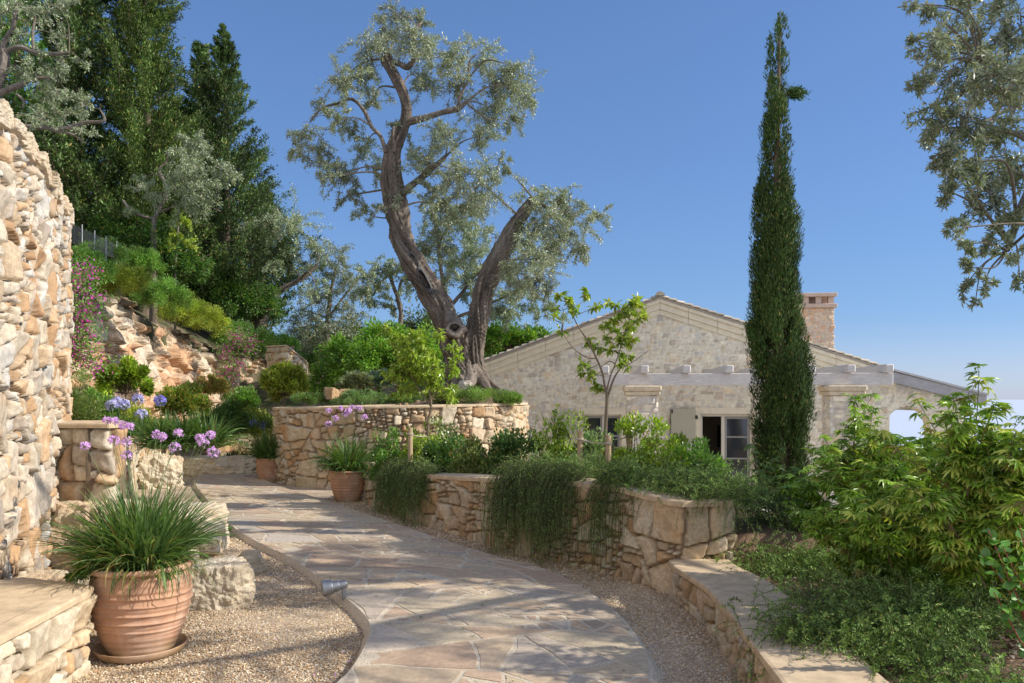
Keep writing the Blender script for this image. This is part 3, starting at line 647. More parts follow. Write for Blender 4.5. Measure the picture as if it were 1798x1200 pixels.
# low stone bench
BP = [[-2.44, 1.0, -.08, .41], [-2.47, 2.2, -.08, .41], [-2.52, 3.6, -.08, .41], [-2.60, 4.8, -.08, .41], [-2.62, 4.84, -.08, .41], [-3.15, 5.05, -.08, .41]]
r = thing('stone_bench', 'low rubble bench with a smooth beige top beside the big terracotta pot', 'bench', (-2.6, 4, -.06))
mb = MB(); core(mb, BP, .02, -1, inset=.0, zoff=.004); stone_wall(mb, BP, .011, 33, -1, depth=.05, joint=.006, bevel=.012, radii=[(.19, .3), (.13, .4), (.08, .4), (.04, .4)], rough=.02, tilt=.16, stain=.45, pal=PAL_WALL[:5]+PAL_WALL[6:])
mb.build('stonework', M['stone'], r, r, True)
mb = MB(); cap_strip(mb, np.array(BP), .07, .06, .045, -1, seed=3)
yy = np.linspace(1, 5.02, 40); A = np.stack([np.interp(yy, [1, 3.6, 4.84, 5.0], [-2.44, -2.52, -2.62, -2.9])-.03, yy, np.full(40, .455)], 1); B = np.stack([np.full(40, -3.35), yy, np.full(40, .46)], 1)
g = np.stack([A*(1-t)+B*t for t in np.linspace(0, 1, 14)], 1); g[..., 2] += .004*fbm(g*4, 3, 4); mb.grid(g); mb.build('seat_top', M['cap'], r, r)
# pier beside the tall wall
wall_thing('stone_pier', 'short squared stone pier with beige cap against the tall wall', [[-4.45, 7.35, -.08, 1.33], [-3.66, 7.28, -.08, 1.33], [-3.63, 7.31, -.08, 1.33], [-4.02, 8.1, -.08, 1.33], [-4.06, 8.13, -.08, 1.33], [-4.6, 8.1, -.08, 1.33]], .25, .016, 41, cap=.045, capw=.3, depth=.06, bevel=.04, radii=[(.2, .5), (.13, .5), (.06, .3)], cat='stone pier')
mb = MB(); box(mb, (-4.0, 7.7, .65), (.5, .5, 1.37)); 
# terrace wall in the far left and the kerb before it
tw = [[*p_, -.08, .87] for p_ in TW]
wall_thing('terrace_wall', 'long low terrace wall with pale cap holding the flower bed below the rock cut', tw, .35, .03, 43, cap=.05, depth=.04, radii=[(.2, .3), (.13, .5), (.07, .4)], rough=.02)
wall_thing('kerb_wall', 'knee high grey stone kerb wall at the far bend of the path', [[-7.4, 18.05, -.25, .14], [-6.2, 18.75, -.25, .14], [-5.7, 19.8, -.25, .14], [-5.4, 21, -.25, .14]], .3, .03, 44, cap=.03, depth=.04, radii=[(.16, .4), (.1, .6)], pal=[(.4, .38, .34), (.5, .46, .4), (.45, .38, .3)])
wall_thing('upper_wall', 'small rounded stone wall on the slope at the end of the rock cut', [[*P(489, 0, 24)[:2]+np.array([-.5, .5]), 2.3, P(0, 612, 25)[2]], [*P(503, 0, 24)[:2], 2.3, P(0, 612, 25)[2]], [*P(520, 0, 24.2)[:2], 2.3, P(0, 622, 24)[2]], [*P(536, 0, 25)[:2], 2.3, P(0, 634, 24)[2]], [*P(537, 0, 27)[:2], 2.3, P(0, 634, 24)[2]]], .4, .035, 45, depth=.05, cap=.04, radii=[(.2, .3), (.13, .5), (.08, .4)])
# planter wall
ztp = [.53, .54, .56, .62, .69, .73, .74]
PT = [[-1.95, 13.35, -.08, .52], [PWL[0][0]+.03, PWL[0][1]+.05, -.08, .53]]+[[*p_, -.08, z] for p_, z in zip(PWL, ztp)]+[[CORN[0]-.02, CORN[1]+.03, -.08, .69], [CORN[0]+.02, CORN[1]-.0, -.08, .69], [CORN[0]+.40, CORN[1]+.09, -.08, .69], [CORN[0]+.44, CORN[1]+.13, -.08, .69], [CORN[0]+.40, CORN[1]+.9, -.08, .69]]
wall_thing('planter_wall', 'waist high curved planter wall of warm rubble stone along the right of the path', PT, .36, .0145, 51, cap=.05, depth=.055, joint=.007, bevel=.012, radii=[(.2, .3), (.14, .45), (.085, .4), (.045, .3)], pal=PAL_WARM+PAL_WALL[:4], rough=.02, tilt=.16, stain=.4)
LT = [[*p_, -.08, .20] for p_ in LWL]; LT = [[LWL[0][0]+.0, LWL[0][1]+.28, -.08, .20]]+LT+[[1.34, 3.6, -.08, .2], [1.25, 2.0, -.08, .2]]
wall_thing('low_wall', 'ankle high curving stone edging wall with wide beige cap running on from the planter', LT, .46, .0125, 52, cap=.045, depth=.05, joint=.006, radii=[(.17, .3), (.12, .45), (.075, .5)], pal=PAL_WARM+[(.5, .44, .38)], rough=.018)
# round planter
RC = np.array([-2.33, 17.0]); RR = 2.6
an_ = np.linspace(0, 2*math.pi, 60); rp_ = [[RC[0]+RR*math.cos(a), RC[1]+RR*math.sin(a), -.12, 1.42+.05*math.cos(a)] for a in an_+math.pi/2]
wall_thing('round_planter', 'large round raised planter of ochre rubble stone around the old olive tree', rp_, .35, .022, 55, cap=.045, depth=.06, joint=.009, bevel=.012, radii=[(.24, .3), (.16, .45), (.1, .4), (.055, .4)], pal=PAL_WARM+PAL_WALL[2:6]+[(.64, .52, .34)], rough=.022, tilt=.16)
rr_ = np.linspace(0, 2.45, 22)[:, None]; aa_ = np.linspace(0, 2*math.pi, 60, endpoint=False)[None]
gx = RC[0]+rr_*np.cos(aa_); gy = RC[1]+rr_*np.sin(aa_); gz = 1.38+.42*np.exp(-((gx+.9)**2+(gy-17)**2)/1.3)+.03*fbm(v3(gx*3, gy*3, 0), 3, 5)
mb = MB(); mb.grid(np.stack([gx, gy, gz], -1).transpose(1, 0, 2), closed_u=True); setting(mb.build('planter_soil', M['soil'], smooth=True))

# boulders along the left of the path
BL = [((-3.55, 8.6, .14), (.52, .95, .36), 1, .25, 'long pale boulder with a worn top lying beside the path behind the big pot'),
      ((-2.40, 6.45, .06), (.33, .30, .31), 2, .2, 'cream block of rock directly behind the right of the big pot'),
      ((-2.50, 7.6, .02), (.13, .14, .15), 3, .9, 'small grey beige rock lying loose on the gravel'),
      ((-3.0, 6.5, .15), (.45, .4, .36), 4, .5, 'squat ochre boulder between the pot and the tall wall'),
      ((-3.72, 7.05, .34), (.5, .35, .42), 5, .1, 'grey stained boulder under the stone pier'),
      ((-3.3, 5.75, .10), (.35, .4, .26), 6, 1.2, 'low rusty rock wedged at the foot of the tall wall'),
      ((-3.42, 7.0, .22), (.36, .42, .36), 9, .7, 'broad weathered boulder on the right of the stone pier')]
for c, s_, sd_, rz, lab in BL: tag(boulder(c, s_, sd_*7+1, rz=rz, rough=.09).build('boulder', M['boulder']), lab, 'boulder')
c = P(360, 0, 17.0); tag(boulder((c[0]+.1, c[1]+.3, .0), (1.1, .5, .42), 71, rz=-.1, rough=.12, col=(.66, .58, .44)).build('rock_outcrop', M['boulder']), 'low spreading outcrop of bare cream rock at the bend of the path', 'rock')
c = P(290, 0, 15.0); tag(boulder((c[0]-.1, c[1], .1), (.55, .5, .5), 72, rz=.4, rough=.12, col=(.64, .56, .42)).build('rock_outcrop', M['boulder']), 'taller chunk of cream rock at the left end of the low outcrop', 'rock')
for (px, py, d, sx, sd_, lab) in ((583, 689, 15.3, .19, 81, 'orange brown rock on the left rim of the round planter'), (606, 689, 15.6, .15, 82, 'dark split rock right of the orange one on the round planter'), (818, 676, 16.3, .21, 83, 'grey slab of rock leaning at the foot of the olive trunk'), (915, 708, 16.6, .12, 84, 'square ochre stone on the right rim of the round planter')):
    c = P(px, py, d); tag(boulder((c[0], c[1], c[2]-.03), (sx, sx*.8, sx*.75), sd_, rz=sd_, col=(.55, .36, .2) if sd_ in (81, 82) else (.42, .36, .29)).build('planter_rock', M['boulder']), lab, 'rock')

# ================================================================== HOUSE
PS = R(6.4); HC, HS = math.cos(PS), math.sin(PS); HO = np.array([.1853*21, 21.0])
def hp(u, wv, z): u, wv, z = np.broadcast_arrays(np.asarray(u, float), wv, z); return np.stack([HO[0]+u*HC-wv*HS, HO[1]-u*HS-wv*HC, z], -1)
def hu(px, wv=0.):
    k = (px-CX)/F; return (k*(HO[1]-wv*HC)-HO[0]+wv*HS)/(HC+k*HS)
def hz(px, py, wv=0.):
    u = hu(px, wv); Yd = HO[1]-u*HS-wv*HC; return EYE-(py-HY)/F*Yd
FL = -.97
pk = (hu(1158, .15), hz(1158, 521, .15)); lf = (hu(845, .15), hz(845, 636, .15)); rt = (hu(1568, .15), hz(1568, 651, .15))
slL = (pk[1]-lf[1])/(pk[0]-lf[0]); slR = (pk[1]-rt[1])/(rt[0]-pk[0]); UL = -5.9; UR = rt[0]+.02; pk = (0., pk[1])
def roofz(u): return np.where(u < 0, pk[1]+slL*u, pk[1]-slR*u)
house = thing('house', 'single storey pale stone house with gabled front, green grey shutters and square chimney', 'house', (HO[0], HO[1]+3, FL))
def hbox(mb, u0, u1, w0, w1, z0, z1, bev=0.0, col=None):
    c = hp((u0+u1)/2, (w0+w1)/2, (z0+z1)/2); box(mb, c, (u1-u0, abs(w1-w0), z1-z0), -PS, bev, col)
# openings
DU0, DU1, DZ = hu(1229), hu(1322), hz(1270, 727)
WU0, WU1, WZ1 = hu(1021), hu(1091), hz(1055, 728); WZ0 = WZ1-1.15
AU, AZ, AR = hu(1594), hz(1594, 714)-.56, .56
u = np.arange(UL, UR+1.75, .035); z = np.arange(FL, 4.4, .035); U_, Z_ = np.meshgrid(u, z, indexing='ij')
d, c = stone_field(U_-UL, Z_-FL, u[-1]-UL, 5.4, [(.16, .25), (.115, .55), (.075, .6)], 61, depth=.020, joint=.011, bevel=.012, jit=6, pal=PAL_HOUSE, jcol=(.82, .75, .60), an=1.6, warp=.05, tilt=.01, rough=.008, stain=.22)
um = (U_[:-1, :-1]+U_[1:, 1:])/2; zm_ = (Z_[:-1, :-1]+Z_[1:, 1:])/2
lean = roofz(UR)-.12-(um-UR)*.30
keep = np.where(um <= UR, zm_ < roofz(um)-.2, zm_ < lean)
keep &= ~((um > DU0) & (um < DU1) & (zm_ < DZ)); keep &= ~((um > WU0) & (um < WU1) & (zm_ > WZ0) & (zm_ < WZ1))
arch = (np.abs(um-AU) < AR) & (zm_ < AZ+np.sqrt(np.maximum(AR**2-(um-AU)**2, 0))); keep &= ~arch
mb = MB(); mb.grid(hp(U_, d, Z_), c, mask=keep); mb.build('wall', M['house_stone'], house, house, True)
mb = MB()
# side walls, back wall, thickness behind the front with gaps for openings
hbox(mb, UL, UL+.3, -8, -.02, FL, float(roofz(UL))-.2); hbox(mb, UR-.4, UR-.05, -8, -.02, FL, float(roofz(UR))-.25); hbox(mb, UL+.3, UR-.4, -8, -7.7, FL, 2.0)
hbox(mb, UL+.3, WU0, -.3, -.02, FL, 1.5); hbox(mb, WU0, WU1, -.3, -.02, FL, WZ0-.002); hbox(mb, WU1, DU0, -.3, -.02, FL, 1.5); hbox(mb, DU1, UR-.4, -.3, -.02, FL, 1.5)
hbox(mb, WU0, WU1, -.3, -.02, WZ1+.002, 1.5); hbox(mb, DU0, DU1, -.3, -.02, DZ+.002, 1.5)
V = hp(np.array([UL, UR-.05, UR-.05, 0, UL]), -.03, np.array([1.5, 1.5, float(roofz(UR))-.22, pk[1]-.22, float(roofz(UL))-.22])); mb.poly(V, [[0, 1, 2, 3, 4]])
mb.build('wall', M['cream'], house, house)
# interior
mb = MB(); hbox(mb, DU0-.9, DU1+.6, -3.2, -3.1, FL, 1.5); hbox(mb, DU0-.95, DU0-.9, -3.1, -.31, FL, 1.5); hbox(mb, DU1+.6, DU1+.65, -3.1, -.31, FL, 1.5); hbox(mb, DU0-.95, DU1+.65, -3.2, -.31, 1.5, 1.55); hbox(mb, DU0-.95, DU1+.65, -3.2, -.05, FL-.04, FL+.004)
hbox(mb, WU0-.3, WU1+.3, -1.6, -1.55, FL, 1.5)
mb.build('interior', M['room_wall'], house, house)
tvu = hu(1263, -3.); mb = MB(); hbox(mb, tvu-.05, tvu+.75, -3.09, -3.03, .15, .80, .01); tag_ = mb.build('television', M['screen']); tag(tag_, 'black flat television hanging on the wall inside the open sliding door', 'television')
# cornice bands
def slope_band(mb, w0, w1, dz0, dz1, u_a, u_b, sgn, seg=1, col=None):
    us = np.linspace(u_a, u_b, seg+1)
    for a, b in zip(us[:-1], us[1:]):
        za, zb_ = float(roofz(np.array(a-1e-6 if sgn < 0 else a+1e-6))), float(roofz(np.array(b-1e-6 if sgn < 0 else b+1e-6))); g = .004 if seg > 1 else 0
        V = np.concatenate([hp(np.array([a+g, b-g, b-g, a+g]), w_, np.array([za+dz0, zb_+dz0, zb_+dz1, za+dz1])) for w_ in (w0, w1)])
        mb.poly(V, [[0, 1, 2, 3], [7, 6, 5, 4], [0, 4, 5, 1], [1, 5, 6, 2], [2, 6, 7, 3], [3, 7, 4, 0]], col)
mb = MB()
for a, b, sg in ((UL-.1, 0, -1), (0, UR+.08, 1)):
    n_ = int(abs(b-a)/.7)
    slope_band(mb, -.02, .10, -.32, -.155, a, b, sg, n_); slope_band(mb, -.02, .055, -.46, -.322, a, b, sg, n_); slope_band(mb, -.02, .15, -.153, -.06, a, b, sg, n_)
mb.build('cornice', M['cream'], house, house)
# roof with tile rows and verge tiles
mb = MB(); tcols = [(.5, .43, .33), (.55, .47, .36), (.45, .4, .32), (.58, .5, .4)]
rng = np.random.default_rng(77)
for sg, a, b in ((-1, UL-.35, 0.), (1, 0., UR+.15)):
    slope_band(mb, .17, -8.2, -.055, -.005, a, b, sg, 1, (.4, .34, .27))
    sl_ = slL if sg < 0 else -slR; Lr = abs(b-a); nt_ = int(Lr/.2)
    for j in range(nt_):
        u0 = (b if sg < 0 else a)+sg*j*.2; col_ = pcol(rng, 1, tcols, .15)[0]
        z0 = pk[1]-abs(u0)*(slL if sg < 0 else slR)
        a_ = np.linspace(0, math.pi, 7); r0, r1 = .075, .09; u1 = u0+sg*.24; z1 = pk[1]-abs(u1)*(slL if sg < 0 else slR)
        ring0 = hp(u0+0*a_, .10+np.cos(a_)*r0, z0+.0+np.sin(a_)*r0*.6); ring1 = hp(u1+0*a_, .10+np.cos(a_)*r1, z1+.02+np.sin(a_)*r1*.75)
        mb.add(np.vstack([ring0, ring1]), [[k, k+1, 8+k, 7+k] for k in range(6)], col_)
        mb.poly(ring1, [list(range(7))], col_*.8)
    for j in range(1, 36):
        wv = .10-j*.23; a_ = np.linspace(0, math.pi, 5)
        r0 = hp(np.full(5, 0.), wv+np.cos(a_)*.085, pk[1]+np.sin(a_)*.06); ue = a if sg < 0 else b; r1 = hp(np.full(5, ue), wv+np.cos(a_)*.085, pk[1]-abs(ue)*(slL if sg < 0 else slR)+np.sin(a_)*.06)
        mb.add(np.vstack([r0, r1]), [[k, k+1, 6+k, 5+k] for k in range(4)], pcol(rng, 1, tcols, .15)[0])
for j in range(22):
    a_ = np.linspace(0, math.pi, 7); w0 = .2-j*.4; r0 = hp(np.cos(a_)*.13, w0, pk[1]+.02+np.sin(a_)*.11); r1 = hp(np.cos(a_)*.11, w0-.44, pk[1]+.0+np.sin(a_)*.10); c_ = pcol(rng, 1, tcols, .1)[0]
    mb.add(np.vstack([r0, r1]), [[k, k+1, 8+k, 7+k] for k in range(6)], c_); mb.poly(r0, [list(range(7))], c_)
roof = mb.build('roof', M['roof'], house, house)
# chimney
cw = -3.2; c0, c1 = hu(1388, cw), hu(1464, cw); cz = lambda y: hz(1430, y, cw)
ch = thing('x', '', '', (0, 0, 0)); bpy.data.objects.remove(ch)
mb = MB(); zt_ = cz(541); pl = [hp(c0, cw-.8, 0), hp(c0, cw, 0), hp(c1, cw, 0), hp(c1, cw-.8, 0)]
pl4 = [[p_[0], p_[1], 2.2, zt_] for p_ in pl]
core(mb, pl4, .3, -1, inset=.03); stone_wall(mb, pl4, .03, 63, -1, depth=.02, joint=.012, bevel=.015, radii=[(.15, .4), (.1, .6)], pal=[(.70, .48, .32), (.68, .42, .26), (.72, .55, .38), (.64, .50, .36)], jcol=(.6, .54, .46), an=1.5, stain=.3, rough=.01)
chim = mb.build('chimney', M['house_stone'], house, house)
mb = MB(); hbox(mb, c0-.08, c1+.08, cw+.09, cw-.88, cz(541), cz(534), .015); hbox(mb, c0-.08, c1+.08, cw+.09, cw-.88, cz(521.5), cz(515), .015)
nP = 4; wd = (c1-c0); 
for k in range(nP):
    uu = c0+(wd-.16)*k/(nP-1)
    for wv in (cw-.0, cw-.64): hbox(mb, uu, uu+.16, wv, wv-.16, cz(534)+.002, cz(521.5)-.002)
cc_ = mb.build('chimney_cap', M['cap_stone'], chim); cc_.location = (0, 0, 0)
me = cc_.data; vv = np.zeros(len(me.vertices)*3, np.float32); me.vertices.foreach_get('co', vv); vv = vv.reshape(-1, 3)-np.array(house.location, np.float32); me.vertices.foreach_set('co', vv.ravel()); me.update()
def sub(name, mat, parent, mb_):
    return mb_.build(name, mat, parent, house)
# shutters, window, door
def frame_rect(mb, u0, u1, z0, z1, t_, w0, w1):
    hbox(mb, u0, u0+t_, w0, w1, z0, z1, .004); hbox(mb, u1-t_, u1, w0, w1, z0, z1, .004); hbox(mb, u0+t_, u1-t_, w0, w1, z1-t_, z1, .004); hbox(mb, u0+t_, u1-t_, w0, w1, z0, z0+t_, .004)
mb = MB(); frame_rect(mb, DU0-.16, DU1+.16, FL, DZ+.16, .158, -.05, .045); trim = mb.build('door_surround', M['cream'], house, house)
mb = MB(); frame_rect(mb, WU0-.16, WU1+.16, WZ0-.16, WZ1+.16, .158, -.05, .045); mb.build('window_surround', M['cream'], house, house)
mb = MB(); frame_rect(mb, DU0, DU1, FL+.004, DZ, .07, -.16, -.06); um_ = hu(1270); hbox(mb, um_-.04, um_+.04, -.155, -.065, FL+.08, DZ-.072); door = mb.build('sliding_door', M['joinery'], house, house)
mb = MB(); frame_rect(mb, um_+.042, DU1-.072, FL+.08, DZ-.075, .06, -.145, -.10)
for zz in (hz(1290, 768), hz(1290, 806), hz(1290, 840)): hbox(mb, um_+.1, DU1-.13, -.14, -.105, zz-.02, zz+.02)
sub('door_leaf', M['mesh_frame'], door, mb)
mb = MB(); hbox(mb, um_+.1, DU1-.13, -.125, -.118, FL+.12, DZ-.13); sub('pane', M['glass'], door, mb)
mb = MB(); frame_rect(mb, WU0, WU1, WZ0, WZ1, .05, -.16, -.06); wm = (WU0+WU1)/2+.06; hbox(mb, wm-.04, wm+.04, -.155, -.065, WZ0+.052, WZ1-.052); 
win = mb.build('window', M['joinery'], house, house)
mb = MB()
for a, b in ((WU0+.055, wm-.045), (wm+.045, WU1-.055)):
    frame_rect(mb, a, b, WZ0+.055, WZ1-.055, .045, -.15, -.09); zz = hz(1050, 766); hbox(mb, a+.045, b-.045, -.145, -.095, zz-.025, zz+.025)
sub('sash', M['mesh_frame'], win, mb)
mb = MB(); hbox(mb, WU0+.06, wm-.05, -.12, -.112, WZ0+.06, WZ1-.06); hbox(mb, wm+.05, WU1-.06, -.12, -.112, WZ0+.06, WZ1-.06); sub('pane', M['glass'], win, mb)
for (pa, pb, py0, zb_) in ((1178, 1221, 718, FL+.03), (975, 1015, 722, WZ0-.02)):
    a, b = hu(pa, .08), hu(pb, .08); z1 = hz(pa, py0, .08); mb = MB(); hbox(mb, a, b, .06, .10, zb_, z1, .006); sh = mb.build('shutter', M['shutter'], house, house)
    mb = MB(); hbox(mb, a-.012, a, .062, .098, zb_+.01, z1-.01); hbox(mb, a+.01, a+.05, .102, .11, z1-.12, z1-.02)
    for zz in (z1-.22, zb_+.25): hbox(mb, b-.01, b+.06, .07, .12, zz-.05, zz+.05, .01)
    sub('hinge', M['iron'], sh, mb)
# lean-to at the right with arch, beam
mb = MB(); na = 18; th_ = np.linspace(0, math.pi, na); g = np.stack([hp(AU-np.cos(th_)*AR, .0, AZ+np.sin(th_)*AR), hp(AU-np.cos(th_)*AR, -.45, AZ+np.sin(th_)*AR)], 1); mb.grid(g)
for ue in (-1, 1): mb.add(hp(np.array([AU+ue*AR]*4), np.array([0, -.45, -.45, 0]), np.array([FL, FL, AZ, AZ])), [[0, 1, 2, 3]])
hbox(mb, UR+1.70, UR+1.72, -.45, -.02, FL, float(roofz(UR))-.65)
mb.build('arch_reveal', M['cream'], house, house)
mb = MB(); ua, ub = hu(1569, .25), hu(1732, .25); za, zb_ = hz(1569, 651, .25), hz(1732, 694, .25); 
def beam(mb, ua, za, ub, zb_, h, w0, w1):
    V = np.concatenate([hp(np.array([ua, ub, ub, ua]), w_, np.array([za-h, zb_-h, zb_, za])) for w_ in (w0, w1)]); mb.poly(V, [[0, 1, 2, 3], [7, 6, 5, 4], [0, 4, 5, 1], [1, 5, 6, 2], [2, 6, 7, 3], [3, 7, 4, 0]])
beam(mb, ua-.5, za+.1, ub, zb_, .26, .25, .08); mb.build('barge_board', M['grey_wood'], house, house)
mb = MB(); beam(mb, ua-.3, za+.12, ub+.03, zb_+.04, .05, .30, -5); mb.build('porch_roof', M['roof'], house, house)
mb = MB(); beam(mb, ua-.3, za-.23, ub-.35, zb_-.16, .06, .02, -.3); hbox(mb, hu(1665), hu(1665)+.22, -.1, -4, hz(1665, 722)-.02, hz(1665, 702)); mb.build('eaves_beam', M['white_wood'], house, house)
# terrace paving in front of the house
mb = MB(); V = hp(np.array([-6., 9, 9, -6]), np.array([-.0, -.0, 7.2, 7.2]), FL+.03); mb.add(V, [[0, 1, 2, 3]], (.6, .56, .5)); setting(mb.build('terrace', M['paving']))
# pergola
PWv = 3.45; py0, py1 = hz(1300, 656, PWv), hz(1300, 677, PWv)
perg = thing('pergola', 'white washed timber pergola on stone columns in front of the house', 'pergola', hp(hu(1300, PWv), PWv, FL))
mb = MB(); hbox(mb, hu(1035, PWv), hu(1565, PWv), PWv+.12, PWv-.12, py1, py0, .012); mb.build('beam', M['white_wood'], perg, perg)
for px in (1063, 1132, 1206, 1281, 1353, 1425, 1495, 1562):
    mb = MB(); uu = hu(px, PWv+.35); hbox(mb, uu-.085, uu+.085, PWv+.36, .06, py0+.004, py0+.17, .02); mb.build('rafter', M['white_wood'], perg, perg)
for px in (1127, 1478):
    uu = hu(px, PWv); hw = .32; zt_ = py1-.22; q = [[uu-hw, -hw], [uu-hw, hw], [uu+hw, hw], [uu+hw, -hw]]; pl4 = []
    for a, b in q+[q[0]]: p_ = hp(a, PWv+b, 0); pl4.append([p_[0], p_[1], FL, zt_])
    mb = MB(); core(mb, pl4, .2, -1, inset=.03, zoff=.01); stone_wall(mb, pl4, .028, int(px), -1, depth=.018, joint=.012, bevel=.015, radii=[(.17, .4), (.11, .6)], pal=PAL_HOUSE, jcol=(.6, .55, .48), an=1.4, stain=.15, rough=.008)
    colm = mb.build('column', M['house_stone'], perg, perg)
    mb = MB(); hbox(mb, uu-.38, uu+.38, PWv+.38, PWv-.38, zt_+.002, zt_+.09, .02); hbox(mb, uu-.41, uu+.41, PWv+.41, PWv-.41, zt_+.092, py1-.003, .03); mb.build('capital', M['capital_stone'], colm, perg)

# ================================================================== POTS
def lathe(mb, prof, c, k=72, wob=None, col=(.5, .28, .17)):
    pr = np.array(prof, float); a = np.linspace(0, 2*math.pi, k, endpoint=False)
    r = pr[:, 0][:, None]+0*a[None]; z = pr[:, 1][:, None]+0*a[None]
    if wob is not None: r = r+wob(r, z, a[None]+0*z)
    Pg = np.stack([c[0]+r*np.cos(a), c[1]+r*np.sin(a), c[2]+z], -1).transpose(1, 0, 2)
    cg = np.array(col)*(1+.12*fbm(Pg*9, 4, 2)[..., None]); k = np.clip(fbm(Pg*np.array([6, 6, 3.5])+4, 3, 7)*2.2-.35, 0, 1)[..., None]*.55; cg = cg*(1-k)+np.array([.64, .48, .38])*k
    hz_ = (Pg[..., 2]-c[2])[..., None]; k = np.clip((.10-hz_)/.07+.8*fbm(Pg*12, 3, 9)[..., None], 0, 1)*.5; cg = cg*(1-k)+np.array([.28, .23, .11])*k
    mb.grid(Pg, np.clip(cg, .02, .8), closed_u=True)
def make_pot(name, label, loc, s, seed=1, saucer=True, group=None):
    r = thing(name, label, 'plant pot', loc, group); mb = MB(); pr = []
    zz = np.linspace(0, .52, 110); prof_r = np.interp(zz, [0, .04, .12, .22, .32, .42, .50, .52], [.205, .222, .256, .288, .306, .306, .296, .292])
    def wob(rr, z, a):
        hlx = (z/s+.0045*np.sin(a*1+.6)+.004*np.sin(2*a+1.+seed)-.13)/.055; f = hlx-np.floor(hlx); m_ = ((z/s > .13+.0*a) & (z/s < .41)).astype(float)
        return s*m_*(.010*np.exp(-((f-.5)/.14)**2)-.003)+s*.0015*np.sin(z/s*160+3*np.sin(a))
    prof = [(prof_r[i]*s, zz[i]*s) for i in range(len(zz))]
    prof += [(.315*s, .522*s), (.322*s, .532*s), (.322*s, .548*s), (.313*s, .556*s), (.290*s, .556*s), (.276*s, .548*s), (.27*s, .50*s), (.01, .49*s)]
    prof = [(.01, 0)]+prof
    z0 = .035*s if saucer else 0
    lathe(mb, prof, (loc[0], loc[1], loc[2]+z0), 96, wob, (.52, .30, .19)); mb.build('pot_body', M['terracotta'], r, r, True)
    if saucer:
        mb = MB(); lathe(mb, [(.01, 0), (.235*s, 0), (.262*s, .02*s), (.285*s, .058*s), (.283*s, .064*s), (.272*s, .062*s), (.25*s, .03*s), (.01, .028*s)], loc, 72, None, (.46, .26, .15)); mb.build('saucer', M['terracotta'], r, r, True)
    mb = MB(); a = np.linspace(0, 2*math.pi, 40, endpoint=False); rr = np.linspace(0.01, .272*s, 6)[None]; Pg = np.stack([loc[0]+rr*np.cos(a)[:, None], loc[1]+rr*np.sin(a)[:, None], loc[2]+z0+.515*s+.01*vnoise(v3(rr*60, a[:, None]*3, 0))], -1)
    mb.grid(Pg, closed_u=True); mb.build('soil', M['soil'], r, r)
    return r, loc[2]+z0+.51*s
def blades(mb, rng, c, n, L, W, spread, pal, seg=6, base=.04, droop=1., up=.5, emin=0.):
    """arching strap leaves"""
    az = rng.uniform(0, 2*math.pi, n); el = rng.beta(1.4, 1.2, n)*spread+emin; Ln_ = L*rng.uniform(.6, 1.1, n); b = np.stack([np.cos(az+rng.normal(size=n)*.6), np.sin(az+rng.normal(size=n)*.6), 0*az], 1)*(base*np.sqrt(rng.uniform(0, 1, n)))[:, None]+np.array(c)
    h = np.stack([np.cos(az), np.sin(az), 0*az], 1); t = np.linspace(0, 1, seg+1); dr = droop*rng.uniform(.5, 1.6, n)
    ang = el[:, None]+dr[:, None]*t[None]**1.8*(.35+.9*el[:, None])     # angle away from vertical
    ds = (Ln_/seg)[:, None]; hor = np.cumsum(np.sin(ang)*ds, 1)-np.sin(ang)*ds*.5; ver = np.cumsum(np.cos(ang)*ds, 1)-np.cos(ang)*ds*.5
    Pt = b[:, None]+h[:, None]*hor[..., None]+np.array([0, 0, 1.])*ver[..., None]; sd_ = np.stack([-np.sin(az), np.cos(az), 0*az], 1)
    tw = rng.normal(size=(n, 1))*.5; nn = nrm(sd_*np.cos(tw)+np.array([0, 0, 1.])*np.sin(tw))
    wd = W*rng.uniform(.7, 1.2, n)[:, None]*np.array([1., 1.05, 1, .95, .8, .5, .05])[None, :seg+1]
    A = Pt+nn[:, None]*wd[..., None]/2; B = Pt-nn[:, None]*wd[..., None]/2
    V = np.stack([A, B], 2); idx = np.arange(n*(seg+1)*2).reshape(n, seg+1, 2); q = np.stack([idx[:, :-1, 0], idx[:, 1:, 0], idx[:, 1:, 1], idx[:, :-1, 1]], -1).reshape(-1, 4)
    mb.add(V.reshape(-1, 3), q, np.repeat(pcol(rng, n, pal, .2), (seg+1)*2, 0))
def umbel(mb, rng, c, r, n=26, pal=((.45, .25, .55), (.55, .36, .66), (.5, .3, .62)), petal=.018):
    d = rdir(rng, n); d[:, 2] = d[:, 2]*.7+.25; d = nrm(d); p = np.array(c)+d*r*rng.uniform(.7, 1, (n, 1))
    for k in range(5):
        o = nrm(np.cross(d, rdir(rng, n))); leaves(mb, p, nrm(d*.5+o), d, petal, petal*.45, pcol(rng, n, pal, .15))
    tubes(mb, np.stack([np.broadcast_to(np.array(c), p.shape), p], 1), np.full((n, 2), r*.02), 3, (.25, .3, .2))
def scapes(root, rng, tops, base, rad=.0022, r=.028, pal=None, stemcol=(.16, .22, .10), n=26, petal=.018):
    for t_ in tops:
        t_ = np.array(t_, float); mb = MB(); mid = (np.array(base)+t_)/2+np.array([0, 0, .05])+rng.normal(size=3)*.01; b_ = np.array(base)+rng.normal(size=3)*.02*np.array([1, 1, 0])
        tube(mb, [b_, mid, t_], [rad*1.2, rad, rad*.8], 5, 10, col=stemcol); st = mb.build('flower_stem', M['needle'], root, root)
        mb = MB(); umbel(mb, rng, t_, r*rng.uniform(.8, 1.15), n, pal or ((.45, .27, .55), (.55, .38, .66), (.5, .32, .62)), petal); o = mb.build('flower_head', M['petal'], st, root)

